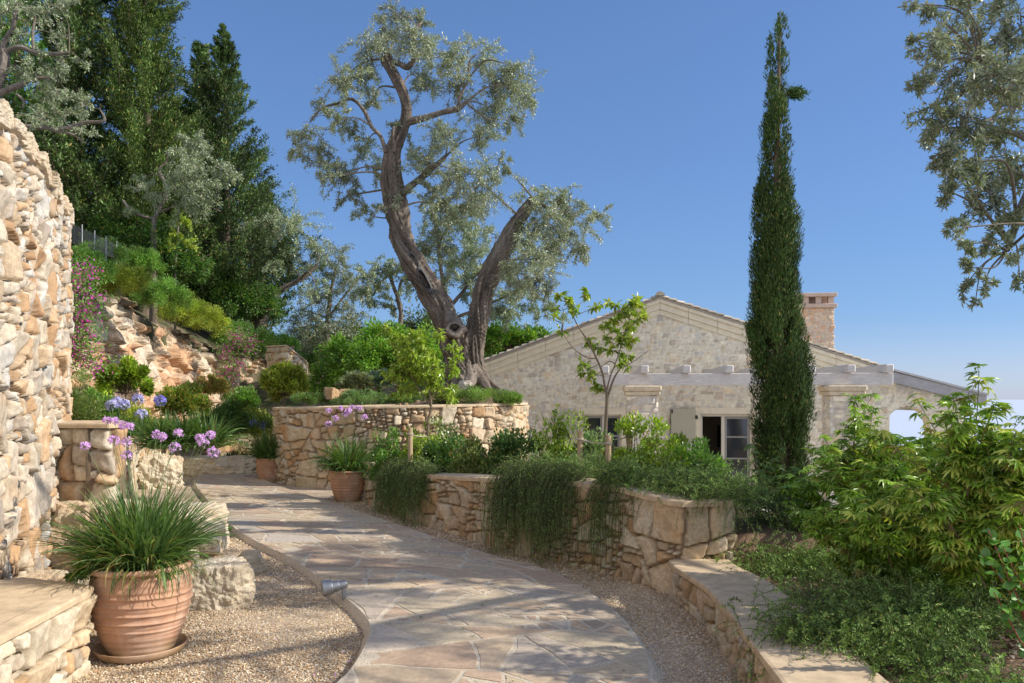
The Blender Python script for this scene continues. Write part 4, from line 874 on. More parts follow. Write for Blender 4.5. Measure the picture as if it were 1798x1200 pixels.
rng = np.random.default_rng(101)
GR = [(0.081, 0.162, 0.041), (0.121, 0.216, 0.061), (0.162, 0.27, 0.081), (0.068, 0.135, 0.041), (0.189, 0.297, 0.108), (0.108, 0.189, 0.068)]
pc = (-2.42, 5.2, -.06); _, sz = make_pot('terracotta_pot', 'large ridged terracotta pot on a saucer in the left foreground', pc, 1.0)
r = thing('garlic_plant', 'bushy strap leaved plant with lilac flower heads growing from the large foreground pot', 'plant', (pc[0], pc[1], sz))
mb = MB(); blades(mb, rng, (pc[0], pc[1], sz), 1150, .54, .0125, 1.0, GR, base=.16, droop=.8); blades(mb, rng, (pc[0], pc[1], sz), 200, .42, .010, .5, GR, base=.18, droop=1.6, emin=.8); blades(mb, rng, (pc[0], pc[1], sz), 110, .42, .009, .6, [(.3, .25, .1), (.35, .3, .12)], base=.2, droop=1.3, emin=.6)
mb.build('leaves', M['leaf'], r, r)
tops = [P(x, y, d) for x, y, d in ((275, 763, 5.2), (285, 768, 5.35), (352, 770, 5.1), (370, 765, 5.2), (358, 778, 5.3), (375, 795, 5.0), (222, 777, 5.3), (228, 750, 5.4), (202, 740, 5.5), (188, 738, 5.5), (150, 783, 5.2), (200, 775, 5.15), (308, 787, 5.3), (313, 762, 5.5), (217, 748, 5.4), (222, 800, 5.2))]
scapes(r, rng, tops, (pc[0], pc[1], sz+.05), r=.030, petal=.018, pal=((.46, .3, .5), (.52, .36, .58), (.44, .28, .52)))
r2 = thing('creeping_herb', 'small leaved bright green herb spilling over the left rim of the large pot', 'plant', (pc[0]-.22, pc[1]-.1, sz))
def mound(mb, rng, c, rad, n, L, W, pal, kind=4, clumps=30, flat=1., fold=.2, curl=0., up=.6, low=0.):
    cc = rdir(rng, clumps); cc[:, 2] = np.abs(cc[:, 2])-low*rng.uniform(0, 1, clumps); cr = rng.uniform(.4, 1.12, (clumps, 1)); cc = cc*cr*np.array(rad); cs_ = rng.uniform(.18, .42, clumps)*np.mean(rad)
    i = rng.integers(0, clumps, n); d = rdir(rng, n); rr = rng.uniform(0, 1, n)**.45
    o = d*(cs_[i]*rr)[:, None]; o[:, 2] *= flat; p = np.array(c)+cc[i]+o
    out = nrm(p-np.array(c)); dirn = nrm(out*.7+d*.5+rdir(rng, n)*.7+np.array([0, 0, up*.5])); nn = nrm(rdir(rng, n)+np.array([0, 0, 1.2]))
    sh = 1+.25*rng.normal(size=clumps)[i]; col = pcol(rng, n, pal, .15)*np.clip(sh, .55, 1.5)[:, None]
    leaves(mb, p, dirn, nn, L*rng.uniform(.6, 1.25, n), W*rng.uniform(.7, 1.2, n), col, fold, kind, curl)
    return np.array(c)+cc
def stems(mb, base, tips, r0, r1, rng, bend=.12, k=4, col=(.16, .11, .07)):
    tips = np.asarray(tips); n = len(tips); b = np.array(base)+rng.normal(size=(n, 3))*np.array([.04, .04, 0]); t = np.linspace(0, 1, 7)[None, :, None]
    mid = (b+tips)/2+rng.normal(size=(n, 3))*bend; Pt = (1-t)**2*b[:, None]+2*t*(1-t)*mid[:, None]+t*t*tips[:, None]
    tubes(mb, Pt, np.broadcast_to(np.linspace(r0, r1, 7), (n, 7)), k, col)
mb = MB(); HERB = [(.08, .15, .03), (.11, .2, .04), (.14, .24, .06)]
mound(mb, rng, (pc[0]-.24, pc[1]-.16, sz-.02), (.15, .14, .12), 6500, .016, .009, HERB, clumps=20); mound(mb, rng, (pc[0]+.16, pc[1]-.16, sz-.01), (.14, .1, .05), 1800, .016, .009, HERB)
for k in range(3): mound(mb, rng, (pc[0]-.3+k*.02, pc[1]-.2, sz-.09-.06*k), (.05, .06, .05), 700, .015, .008, HERB, clumps=6)
mb.build('foliage', M['leaf'], r2, r2)
# further pots
for (px, py, d, s_, lab, plab, fl) in ((611, 805, 12.9, .86, 'ridged terracotta pot standing against the front of the round planter', 'spiky green clump of strap leaves in the pot before the round planter', True), (474, 800, 15.9, .82, 'terracotta pot half hidden by the left edge of the round planter', 'dark grassy clump in the pot left of the round planter', False)):
    c = P(px, py, d); loc = (c[0], c[1], -.06); _, sz2 = make_pot('terracotta_pot', lab, loc, s_*1.05, 5, False)
    r = thing('garlic_plant', plab, 'plant', (c[0], c[1], sz2)); mb = MB(); blades(mb, rng, (c[0], c[1], sz2), 620, .62, .017, 1.2, GR[:4], base=.15, droop=.9); mb.build('leaves', M['leaf'], r, r)
    if fl: scapes(r, rng, [P(x, y, 12.9+rng.uniform(-.2, .2)) for x, y in ((578, 722), (598, 718), (606, 728), (618, 716), (630, 717), (640, 733), (577, 745), (612, 722), (590, 735))], (c[0], c[1], sz2), r=.045, n=22, petal=.03, rad=.003)

# ================================================================== SPOTLIGHTS
def spotlight(loc, s, az, label):
    r = thing('garden_spotlight', label, 'spotlight', loc); mb = MB(); x, y, z = loc; dr = np.array([math.cos(az), math.sin(az), -.12]); dr /= np.linalg.norm(dr)
    c = np.array([x, y, z+.16*s]); prof = [(-.08, .012), (-.08, .03), (-.02, .036), (-.018, .042), (.03, .046), (.032, .055), (.10, .062), (.10, .052), (.085, .05)]
    tube(mb, [c+dr*a*s for a, _ in prof], [b*s for _, b in prof], 20, 40, col=(.4, .42, .44)); mb.build('lamp_head', M['metal'], r, r, True)
    mb = MB(); box(mb, c-dr*.06*s+np.array([0, 0, -.05*s]), (.03*s, .035*s, .09*s), az, .004); tube(mb, [(x-dr[0]*.06*s, y-dr[1]*.06*s, z-.02), (x-dr[0]*.06*s, y-dr[1]*.06*s, z+.1*s)], [.012*s, .012*s], 8); mb.build('stake', M['metal'], r, r)
    mb = MB(); q = c-dr*.03*s+np.array([-math.sin(az), math.cos(az), 0])*-.036*s; tube(mb, [q, q+np.array([math.sin(az), -math.cos(az), 0])*.012*s], [.009*s, .009*s], 10); mb.build('screw', M['brass'], r, r)
g_ = G(590, 1064); spotlight((g_[0], g_[1], -.07), 1.05, R(200), 'steel garden spotlight low on the gravel at the near left edge of the path')
g_ = G(325, 845); spotlight((g_[0]+.0, g_[1]-2.5, .05), 1.2, R(170), 'small steel spotlight behind the flower heads of the big pot')
g_ = P(437, 828, 17.3); spotlight((g_[0], g_[1], -.03), 1.3, R(150), 'little white spotlight at the far end of the path by the kerb wall')

# ================================================================== SHRUBS
def bush(name, label, cat, c, rad, n, L, W, pal, mat='leaf', kind=4, clumps=34, flat=1., fold=.2, curl=0., stem=True, up=.6, group=None, lift=0., seed=None, low=0.):
    rg = np.random.default_rng(seed if seed is not None else abs(hash((round(float(c[0]), 2), round(float(c[1]), 2)))) % 99999)
    r = thing(name, label, cat, c, group); mb = MB(); cc_ = (c[0], c[1], c[2]+lift)
    tips = mound(mb, rg, cc_, rad, n, L, W, pal, kind, clumps, flat, fold, curl, up, low); mb.build('foliage', M[mat], r, r)
    if stem: mb = MB(); stems(mb, c, tips, .012*max(rad), .004*max(rad), rg, .1*max(rad)); mb.build('stems', M['twig'], r, r)
    return r
def gz(x, y): return float(gheight(np.array([x]), np.array([y]))[0])
DG = [(0.047, 0.101, 0.027), (0.068, 0.135, 0.034), (0.088, 0.169, 0.041), (0.041, 0.081, 0.024)]
MG = [(0.091, 0.182, 0.039), (0.117, 0.221, 0.046), (0.078, 0.156, 0.039), (0.143, 0.26, 0.052)]
LG = [(0.191, 0.245, 0.034), (0.251, 0.301, 0.046), (0.147, 0.201, 0.034), (0.294, 0.312, 0.057)]
YG = [(0.22, 0.286, 0.044), (0.275, 0.33, 0.055), (0.165, 0.231, 0.039)]
CG = [(0.173, 0.262, 0.034), (0.225, 0.328, 0.041), (0.138, 0.197, 0.027), (0.276, 0.367, 0.041)]
def bush_px(name, label, cat, px, py, rpx, d, rel=1., n=9000, L=.06, W=.03, pal=MG, sy=1., base=None, **kw):
    c = P(px, py, d); rr = rpx/F*d; z0 = c[2]-rr*sy*.55 if base is None else base
    return bush(name, label, cat, (c[0], c[1], z0), (rr, rr*rel, rr*sy*1.25), n, L, W, pal, **kw)
# cliff top growth
CT = 'shrubs growing along the top of the rock cut'
for i, (px, py, rp_, d, pal, lab) in enumerate(((150, 462, 52, 15.5, MG, 'bright green feathery shrub leaning over the rock cut next to the tall wall'), (215, 487, 50, 17, LG, 'yellow green bushy shrub on the rock edge below the conifers'), (283, 512, 50, 19, MG, 'rounded mid green shrub at the dip of the rock edge'), (322, 540, 46, 20.5, YG, 'golden green shrub overhanging the middle of the rock cut'), (366, 557, 42, 22.5, LG, 'lime shrub hanging above the shaded part of the rock cut'), (408, 585, 38, 24, MG, 'green shrub on the rock edge left of the pink flowers'), (448, 592, 44, 25.5, DG, 'dark green shrub under the forked olive on the slope'), (492, 600, 42, 26.5, MG, 'green shrub above the small rounded wall'), (185, 440, 40, 18.5, DG, 'dark shrub behind the yellow green one near the wire fence'), (250, 455, 38, 21, MG, 'upright green shrub under the curved olive trunk'))):
    bush_px('hillside_shrub', lab, 'shrub', px, py-6, rp_*.8, d+.6, n=16000, L=.06, W=.018, pal=pal, sy=.75, group=CT, clumps=80, low=.62)
# bed below the rock cut
for (nm, lab, cat, px, py, rp_, d, pal, n, L, W, sy) in (
    ('citrus_tree', 'small rounded dark green citrus tree before the rock cut, nearest the tall wall', 'tree', 222, 662, 46, 15.0, CG, 9000, .085, .04, .95),
    ('shrub', 'mixed orange and green shrub in the middle of the flower bed', 'shrub', 322, 690, 46, 16.5, [(.10, .17, .03), (.25, .2, .05), (.12, .2, .03)], 9000, .075, .035, 1.),
    ('citrus_tree', 'lime green small citrus tree at the right end of the flower bed', 'tree', 500, 668, 42, 18.0, LG, 8000, .09, .045, 1.),
    ('shrub', 'dark green rounded shrub at the centre front of the flower bed', 'shrub', 392, 728, 55, 18.3, DG, 11000, .07, .03, .8),
    ('shrub', 'low yellow green hedge shrub on the terrace wall left of the dark one', 'shrub', 290, 742, 48, 16.6, LG, 9000, .05, .022, .6),
    ('shrub', 'yellow green shrub on the terrace wall beside the round planter', 'shrub', 450, 735, 45, 18.6, LG, 9000, .06, .025, .7),
    ('shrub', 'pale green shrub behind the blue flowers', 'shrub', 225, 730, 50, 15.2, LG, 9000, .06, .025, .7),
    ('shrub', 'tall olive green shrub pressed against the tall wall', 'shrub', 135, 700, 50, 12.5, [(.1, .14, .04), (.13, .18, .05), (.08, .12, .035)], 12000, .05, .012, 1.6),
    ('shrub', 'green shrub between the citrus tree and the tall wall', 'shrub', 170, 705, 40, 14.0, MG, 8000, .06, .025, 1.),
    ('shrub', 'orange tinted low shrub at the foot of the rock face', 'shrub', 375, 665, 32, 18.5, [(.26, .17, .06), (.15, .17, .04)], 4500, .06, .03, .8),
    ('shrub', 'fresh green shrub under the lime citrus tree', 'shrub', 425, 690, 34, 18.8, MG, 6000, .06, .03, .9)):
    c = P(px, py+6, d); base = .9; rr = rp_*.84/F*d
    if nm == 'citrus_tree':
        r = thing(nm, lab, cat, (c[0], c[1], base)); mb = MB(); rg = np.random.default_rng(px)
        tips = mound(mb, rg, (c[0], c[1], c[2]), (rr, rr, rr*.9), n, L*1.15, W, pal, clumps=26, fold=.2, low=.75); mb.build('crown', M['gloss_leaf'], r, r)
        mb = MB(); f_ = (c[0], c[1], max(base+.15, c[2]-rr*.6)); tube(mb, [(c[0], c[1], base), f_], [.03, .022], 7, 8, col=(.2, .15, .1)); stems(mb, f_, tips, .012, .004, rg, .05); mb.build('trunk', M['twig'], r, r)
    else: bush(nm, lab, cat, (c[0], c[1], c[2]-rr*sy*.7), (rr, rr*.9, rr*sy*1.25), n, L, W, pal, clumps=46, seed=px)
# bougainvillea on the rock
for k, (lab, pts_, d) in enumerate((('straggling magenta bougainvillea climbing beside the tall wall', ((128, 480), (130, 495), (162, 527), (132, 552), (140, 575), (150, 595), (128, 600), (142, 618), (168, 640), (136, 630), (150, 560), (155, 478), (125, 560)), 13.4), ('thin pink bougainvillea trailing on the dry end of the rock cut', ((420, 588), (418, 600), (400, 610), (435, 612), (395, 625), (420, 640), (412, 595), (440, 600), (405, 650), (390, 665)), 22.6))):
    rg = np.random.default_rng(k+4); c0_ = P(*pts_[-1], d); r = thing('bougainvillea', lab, 'climbing plant', c0_); mb = MB(); mg = MB(); ms_ = MB(); cs_ = []
    for (px, py) in pts_:
        c = P(px, py, d+rg.uniform(-.2, .2)); cs_.append(c); nn = 90; p = c+rg.normal(size=(nn, 3))*np.array([.10, .1, .10]); leaves(mb, p, rdir(rg, nn), rdir(rg, nn), .05, .035, pcol(rg, nn, [(.42, .06, .28), (.5, .1, .36), (.36, .05, .22)], .2))
        nn = 260; p = c+rg.normal(size=(nn, 3))*.15; leaves(mg, p, rdir(rg, nn), rdir(rg, nn), .055, .028, pcol(rg, nn, MG, .2))
    cs_ = np.array(cs_); stems(ms_, (c0_[0], c0_[1], c0_[2]-.6), cs_, .012, .004, rg, .15); ms_.build('stems', M['twig'], r, r); mb.build('bracts', M['petal'], r, r); mg.build('leaves', M['leaf'], r, r)
# agapanthus
for k, (px, py, d, lab) in enumerate(((196, 712, 13.6, 'leftmost blue agapanthus head over the pier'), (206, 706, 13.9, 'second blue agapanthus head from the left'), (219, 711, 14.1, 'pale blue agapanthus head behind the pier plants'), (243, 702, 14.3, 'blue agapanthus head just left of the darkest one'), (281, 704, 14.4, 'largest and darkest violet blue agapanthus head'), (248, 728, 13.9, 'small low agapanthus head above the strap leaves'), (445, 744, 17.6, 'dark agapanthus head at the right end of the terrace wall'), (463, 748, 17.8, 'violet agapanthus head closest to the round planter'))):
    rg = np.random.default_rng(px); c = P(px, py, d); b_ = (c[0]+rg.uniform(-.1, .1), c[1], .9); r = thing('agapanthus', lab, 'flower', b_); mb = MB(); blades(mb, rg, b_, 60, .5, .02, 1., GR[:4], base=.06); mb.build('leaves', M['leaf'], r, r)
    scapes(r, rg, [c], b_, rad=.005, r=.11 if px == 281 else .085, pal=((.2, .2, .5), (.26, .27, .58), (.16, .15, .42)) if px in (281, 445, 463) else ((.38, .38, .62), (.44, .45, .68), (.3, .3, .58)), n=60, petal=.045)
c = P(262, 790, 11.5); r = thing('agapanthus', 'clump of dark strap leaves between the pier and the terrace wall', 'plant', (c[0], c[1]+.9, .86)); mb = MB(); rg = np.random.default_rng(7)
for o in (0, .35, -.35): blades(mb, rg, (c[0]+o, c[1]+1.3, .78), 420, .62, .022, 1.25, GR[:4], base=.14, droop=1.)
mb.build('leaves', M['leaf'], r, r)
c = P(420, 790, 18.0); bush('shrub', 'low dark grassy clump below the terrace wall', 'shrub', (c[0], c[1], -.06), (.75, .4, .5), 5000, .12, .014, DG, clumps=30)

# ---- round planter planting
for (px, py, rp_, d, pal, L, W, sy, lab, nm) in ((548, 700, 34, 15.3, [(.09, .15, .05), (.12, .19, .07), (.07, .12, .04)], .05, .012, .3, 'feathery ground cover at the left rim of the round planter', 'ground_cover'), (635, 698, 42, 15.2, [(.1, .17, .06), (.13, .2, .08)], .05, .012, .35, 'low blue green juniper on the middle rim of the round planter', 'ground_cover'), (845, 692, 45, 15.4, [(.1, .17, .04), (.13, .21, .05)], .05, .012, .35, 'low juniper mat at the right front of the olive trunk', 'ground_cover'), (628, 668, 24, 16.2, [(.2, .22, .14), (.15, .18, .1)], .07, .03, .8, 'grey leaved succulent shrub on the planter mound', 'shrub'), (668, 665, 20, 16.4, [(.12, .18, .13), (.16, .22, .16)], .07, .03, .8, 'blue grey rosette shrub beside the grey leaved one', 'shrub'), (780, 690, 28, 15.8, [(.2, .24, .06), (.15, .2, .05)], .06, .025, .6, 'yellow green shrub in front of the olive trunk', 'shrub'), (893, 700, 22, 15.6, [(.11, .18, .05), (.14, .22, .06)], .05, .015, .5, 'tuft of upright green sprigs at the right rim of the round planter', 'shrub'), (710, 700, 26, 15.0, [(.09, .15, .05), (.1, .17, .06)], .05, .014, .3, 'thin mat of green creeping over the planter soil', 'ground_cover')):
    c = P(px, py, d); rr = rp_/F*d; bush(nm, lab, 'plant', (c[0], c[1], c[2]-rr*sy*.6), (rr*1.2, rr, rr*sy*1.2), 6500, L, W, pal, clumps=44, flat=.6, seed=px, stem=False)

# ================================================================== PLANTER: shrubs, trailing rosemary, saplings, stakes
for (px, py, rp_, d, pal, n, lab) in ((690, 795, 36, 12.0, MG, 5000, 'light small leaved shrub at the far end of the long planter'), (760, 778, 44, 11.6, CG, 6500, 'glossy green shrub around the first sapling and stake'), (790, 800, 40, 10.9, DG, 6000, 'dark green shrub on the planter wall left of centre'), (845, 800, 40, 10.4, [(.12, .16, .04), (.09, .13, .04), (.16, .18, .06)], 6000, 'dull yellow green shrub at the gap between trailing rosemaries'), (905, 785, 42, 10.3, DG, 7000, 'dark leafy shrub before the right side of the round planter'), (985, 765, 38, 10.2, CG, 5000, 'sprawling jasmine like shrub under the house window'), (1110, 785, 40, 9.3, CG, 6000, 'bright glossy shrub right of the staked citrus sapling'), (1170, 790, 44, 9.2, CG, 7000, 'glossy shrub in front of the open door shutter'), (1228, 800, 34, 9.0, MG, 5000, 'broad leaved shrub at the right end of the planter'), (1040, 800, 34, 9.2, [(.14, .2, .08), (.1, .16, .06)], 5000, 'fine pale herb mound between the wooden stakes')):
    c = P(px, py, d); rr = rp_/F*d; bush('planter_shrub', lab, 'shrub', (c[0], c[1], .45), (rr*1.15, rr, max(.2, c[2]+rr*.7-.45)), n, .055, .026, pal, mat='gloss_leaf', kind=7 if d < 9.6 else 4, clumps=40, seed=px, group='shrubs in the long planter')
def sprigs(mb, rng, base, ups, n, Ls, droop=.3):
    """upright leafy shoots"""
    for _ in range(n):
        b = np.array(base)+rng.normal(size=3)*np.array(ups)
        a = rng.uniform(0, 6.28); L_ = Ls*rng.uniform(.5, 1.1); tip = b+np.array([math.cos(a)*L_*.35, math.sin(a)*L_*.35, L_]); t = np.linspace(0, 1, 9)[:, None]; pt = b*(1-t)+tip*t+np.array([math.cos(a), math.sin(a), 0])*(t**2)*L_*droop
        tubes(mb, pt[None], np.linspace(.004, .0015, 9)[None], 3, (.1, .1, .04)); k = 16; i = rng.uniform(.15, 1, k); p = np.stack([np.interp(i, t[:, 0], pt[:, j]) for j in range(3)], 1)
        leaves(mb, p, rdir(rng, k)+np.array([0, 0, .5]), rdir(rng, k)+np.array([0, 0, 1]), .05, .025, pcol(rng, k, CG, .2), .2, 7)
r = thing('jasmine', 'loose climbing shoots rising above the shrubs below the house window', 'plant', (*P(990, 780, 10.1)[:2], .45)); mb = MB(); rg = np.random.default_rng(2)
for px, py in ((955, 770), (975, 765), (1000, 770), (1015, 780), (940, 785)): sprigs(mb, rg, P(px, py, 10.0), (.06, .06, .02), 3, .38)
mb.build('shoots', M['gloss_leaf'], r, r)
ROS = [(0.113, 0.192, 0.048), (0.148, 0.234, 0.058), (0.087, 0.15, 0.038), (0.192, 0.285, 0.077)]
def strands(mb, rng, starts, dirs, L, drop, nd_, need=.022, seg=9, pal=ROS, stiff=.5, thick=.0022, wneed=.006, zmin=None):
    """drooping woody strands clothed with needles; starts (n,3) dirs (n,3)"""
    n = len(starts); t = np.linspace(0, 1, seg); L = np.broadcast_to(L, (n,))*rng.uniform(.35, 1.12, n)*(1+.45*fbm(v3(np.array(starts)[:, 0]*6, np.array(starts)[:, 1]*6, 0), 2, 5)); d = nrm(dirs)
    pos = [np.array(starts, float)]; v = d.copy()
    for k in range(seg-1):
        v = nrm(v+np.array([0, 0, -1.])*drop*(k+1)/seg+rng.normal(size=(n, 3))*.10); q = pos[-1]+v*(L/seg)[:, None]
        if zmin is not None: q[:, 2] = np.maximum(q[:, 2], zmin+rng.uniform(0, .03, n))
        pos.append(q)
    Pt = np.stack(pos, 1); tubes(mb, Pt, np.broadcast_to(np.linspace(thick, thick*.4, seg), (n, seg)), 3, (.09, .09, .05))
    m = nd_; s = rng.uniform(.04, 1, (n, m))*(seg-1); i = np.clip(s.astype(int), 0, seg-2); f = (s-i)[..., None]; ar = np.arange(n)[:, None]
    p = Pt[ar, i]*(1-f)+Pt[ar, i+1]*f; ax = nrm(Pt[ar, i+1]-Pt[ar, i]); p = p.reshape(-1, 3); ax = ax.reshape(-1, 3)
    o = nrm(np.cross(ax, rdir(rng, len(p)))); sh = np.repeat(np.clip(1+.22*rng.normal(size=n), .5, 1.6), m)[:, None]
    leaves(mb, p, nrm(o+ax*.75), ax, need*rng.uniform(.6, 1.2, len(p)), wneed, pcol(rng, len(p), pal, .15)*sh)
    return Pt
def rosemary(label, line, n, L, drop, nd_=44, seed=1, up=.55, out=1., face=(-.86, -.5), zmin=-.05, spread=.16, mound_n=0, fan=.75, group='trailing rosemary over the low walls', need=.026):
    rg = np.random.default_rng(seed); line = np.array(line, float); r = thing('trailing_rosemary', label, 'plant', line.mean(0), group)
    t = rg.uniform(0, 1, n); s = np.linspace(0, 1, len(line)); st = np.stack([np.interp(t, s, line[:, k]) for k in range(3)], 1)+rg.normal(size=(n, 3))*np.array([spread, spread, .04]); 
    a = rg.normal(size=n)*fan; fx, fy = face; dx = fx*np.cos(a)-fy*np.sin(a); dy = fx*np.sin(a)+fy*np.cos(a)
    d = np.stack([dx*out, dy*out, up+rg.normal(size=n)*.25], 1)
    mb = MB(); strands(mb, rg, st, d, L, drop, nd_, zmin=zmin, need=need)
    if mound_n:
        t = rg.uniform(0, 1, mound_n); st = np.stack([np.interp(t, s, line[:, k]) for k in range(3)], 1)+rg.normal(size=(mound_n, 3))*np.array([spread*1.3, spread*1.3, .04]); 
        strands(mb, rg, st, np.column_stack([rg.normal(size=(mound_n, 2)), rg.uniform(.7, 1.6, mound_n)]), .36, .28, nd_-8, need=need)
    mb.build('foliage', M['needle'], r, r); return r
def inn(p2, k, z): return (p2[0]+.86*k, p2[1]+.5*k, z)
A_, B_, C_, D_, E_, F_ = [np.array(p) for p in PWL[1:]]
rosemary('densest curtain of rosemary hanging to the gravel near the far end of the planter wall', [inn(A_*.9+B_*.1, .06, .62), inn(B_*.8+C_*.2, .06, .66)], 1000, 1.0, 2.4, seed=11, fan=.4, out=.8, spread=.045, up=.3, mound_n=110)
rosemary('widest curtain of rosemary hanging down the middle of the planter wall', [inn(C_*.25+D_*.75, .10, .78), inn(D_*.5+E_*.5, .10, .83), inn(E_, .10, .84)], 1250, 1.1, 2.2, seed=12, fan=.4, out=.8, spread=.05, up=.35, mound_n=320)
rosemary('rosemary mound on the planter wall with a few thin strands hanging at the gap', [inn(E_*.5+F_*.5, .14, .82), inn(F_, .14, .82)], 190, 1.1, 2.2, seed=13, fan=.4, spread=.05, up=.35, mound_n=380)
rosemary('short leafy rosemary fringe covering the cap by the near corner of the planter', [inn(F_*.8+CORN*.2, .26, .8), inn(CORN, .45, .78), (CORN[0]+.38, CORN[1]+.45, .74)], 330, .5, 1.2, seed=14, spread=.15, up=.4, mound_n=620)
rosemary('rosemary falling behind the corner of the planter towards the bed', [(CORN[0]+.60, CORN[1]+.4, .66), (CORN[0]+.7, CORN[1]+1., .66)], 170, .7, .6, seed=15, spread=.14, face=(.6, -.5), up=.2, mound_n=40)
# rosemary in the right hand bed
g1 = G(1360, 1012, .14); g2 = G(1465, 1000, .14)
rosemary('low rosemary mound in the bed just beyond the planter corner', [(g1[0]+.1, g1[1]+.1, .16), (g2[0]-.05, g2[1]+.2, .22)], 380, .40, .34, seed=16, spread=.24, face=(-.3, -.9), up=.8, zmin=.15, mound_n=700)
rosemary('big spreading rosemary flowing over the low wall at the lower right', [(1.88, 4.5, .20), (2.3, 4.7, .30), (2.7, 5.1, .30)], 1200, .44, .4, seed=17, spread=.20, face=(-.45, -.85), up=.75, zmin=.15, mound_n=900, nd_=46)
rosemary('thin tail of rosemary hanging over the edge of the low wall', [(1.6, 4.45, .27), (1.8, 4.6, .3)], 130, .62, 1.0, seed=19, spread=.05, face=(-.9, -.3), up=.3, zmin=-.04)
rosemary('pale green rosemary tuft at the bottom right corner', [(2.05, 3.95, .18), (2.5, 3.9, .2)], 150, .3, .35, seed=18, spread=.12, face=(-.2, -.9), up=.8, zmin=.15, nd_=40)

def sapling(label, base, pts, crown, pal, n_l, L, W, seed, name='citrus_sapling', dense=True, sub_=(), kind=7):
    rg = np.random.default_rng(seed); r = thing(name, label, 'tree', base); mb = MB()
    for pl_, rad in pts: tube(mb, pl_, rad, 7, 24, col=(.22, .17, .12))
    cr = MB(); allb = np.concatenate([spline(np.array(pl_), 24) for pl_, _ in pts])
    for c_, rr, m in crown:
        c_ = np.array(c_); j = np.argmin(np.sum((allb-c_)**2, 1)+.5*(allb[:, 2] > c_[2]+.05)); st = allb[j]; tube(mb, [st, (st+c_)/2+rg.normal(size=3)*.03, c_], [.006, .004, .003], 5, 8, col=(.22, .2, .1))
        k = max(3, m//14)
        tips = c_+nrm(rdir(rg, k)+np.array([0, 0, .5]))*rr*rg.uniform(.4, 1., (k, 1)); t = np.linspace(0, 1, 6)[None, :, None]
        Pt = c_[None, None]*(1-t)+tips[:, None]*t+np.array([0, 0, -1.])*.12*rr*t**2; tubes(mb, Pt, np.broadcast_to(np.linspace(.0028, .001, 6), (k, 6)), 3, (.14, .16, .05))
        i = rg.integers(0, k, m); s = rg.uniform(.15, 1, m)[:, None]; p = c_*(1-s)+tips[i]*s; ax = nrm(tips[i]-c_); d = nrm(ax*.5+rdir(rg, m)*.8+np.array([0, 0, -.25]))
        leaves(cr, p, d, rdir(rg, m)+np.array([0, 0, 1.3]), L*rg.uniform(.6, 1.15, m), W*rg.uniform(.8, 1.15, m), pcol(rg, m, pal, .18), .22, kind, .25)
    mb.build('trunk', M['twig'], r, r); cr.build('crown', M['gloss_leaf'], r, r); return r
d = 11.5; q = lambda x, y, dd=0: tuple(P(x, y, d+dd)); rg = np.random.default_rng(31)
cl_ = [(q(742+rg.normal()*30, 640+rg.normal()*28, rg.normal()*.22), .17, 95) for _ in range(46)]+[(q(x, y), .14, 70) for x, y in ((690, 600), (700, 625), (695, 660), (800, 610), (795, 650), (770, 595), (735, 590), (755, 680), (720, 690), (700, 690), (803, 630))]
sapling('dense leafy citrus sapling in the planter in front of the olive tree', (q(752, 790)[0], d, .45), [([q(752, 800), q(752, 745), q(757, 715), q(755, 690), q(748, 640)], [.022, .02, .018, .015, .008]), ([q(757, 715), q(740, 690), q(715, 650)], [.012, .01, .005]), ([q(756, 705), q(775, 670), q(790, 630)], [.012, .01, .005])], cl_, CG+LG[:2], 0, .085, .03, 31, kind=4)
d = 9.2; q = lambda x, y, dd=0: tuple(P(x, y, d+dd))
cr_ = [(q(x, y, rg.normal()*.08), r_, m_) for x, y, r_, m_ in ((1000, 535, .12, 42), (985, 520, .1, 34), (975, 545, .1, 26), (1035, 520, .12, 42), (1045, 540, .1, 30), (1010, 550, .1, 30), (1108, 535, .13, 70), (1095, 550, .13, 60), (1120, 560, .12, 60), (1080, 565, .12, 54), (1105, 580, .13, 66), (1085, 590, .12, 54), (1110, 605, .12, 50), (1065, 580, .1, 30), (1100, 625, .12, 40), (1095, 640, .1, 30), (1030, 600, .1, 26), (1050, 610, .1, 26), (1065, 600, .1, 26), (1070, 615, .1, 26), (1020, 640, .1, 26), (1030, 655, .1, 30), (1040, 660, .09, 20), (1052, 685, .09, 30), (1045, 680, .08, 20), (985, 580, .07, 14), (1075, 540, .11, 36), (1118, 535, .1, 40))]
sapling('sparse open citrus sapling tied between wooden stakes in front of the house', (q(1063, 820)[0], d, .45), [([q(1063, 830), q(1063, 760), q(1066, 700), q(1062, 680), q(1056, 650), q(1035, 605), q(1012, 568), q(1000, 540)], [.024, .022, .02, .014, .012, .010, .007, .004]), ([q(1066, 700), q(1078, 665), q(1092, 645), q(1105, 640), q(1140, 615)], [.014, .012, .008, .005, .003]), ([q(1064, 690), q(1072, 660), q(1080, 640), q(1090, 610), q(1105, 560)], [.010, .009, .007, .006, .004]), ([q(1048, 630), q(1030, 628), q(1005, 610), q(985, 580)], [.008, .006, .004, .003]), ([q(1080, 640), q(1070, 635), q(1055, 645)], [.007, .006, .004])], cr_, LG+CG[:2], 0, .095, .036, 33)
SK = []
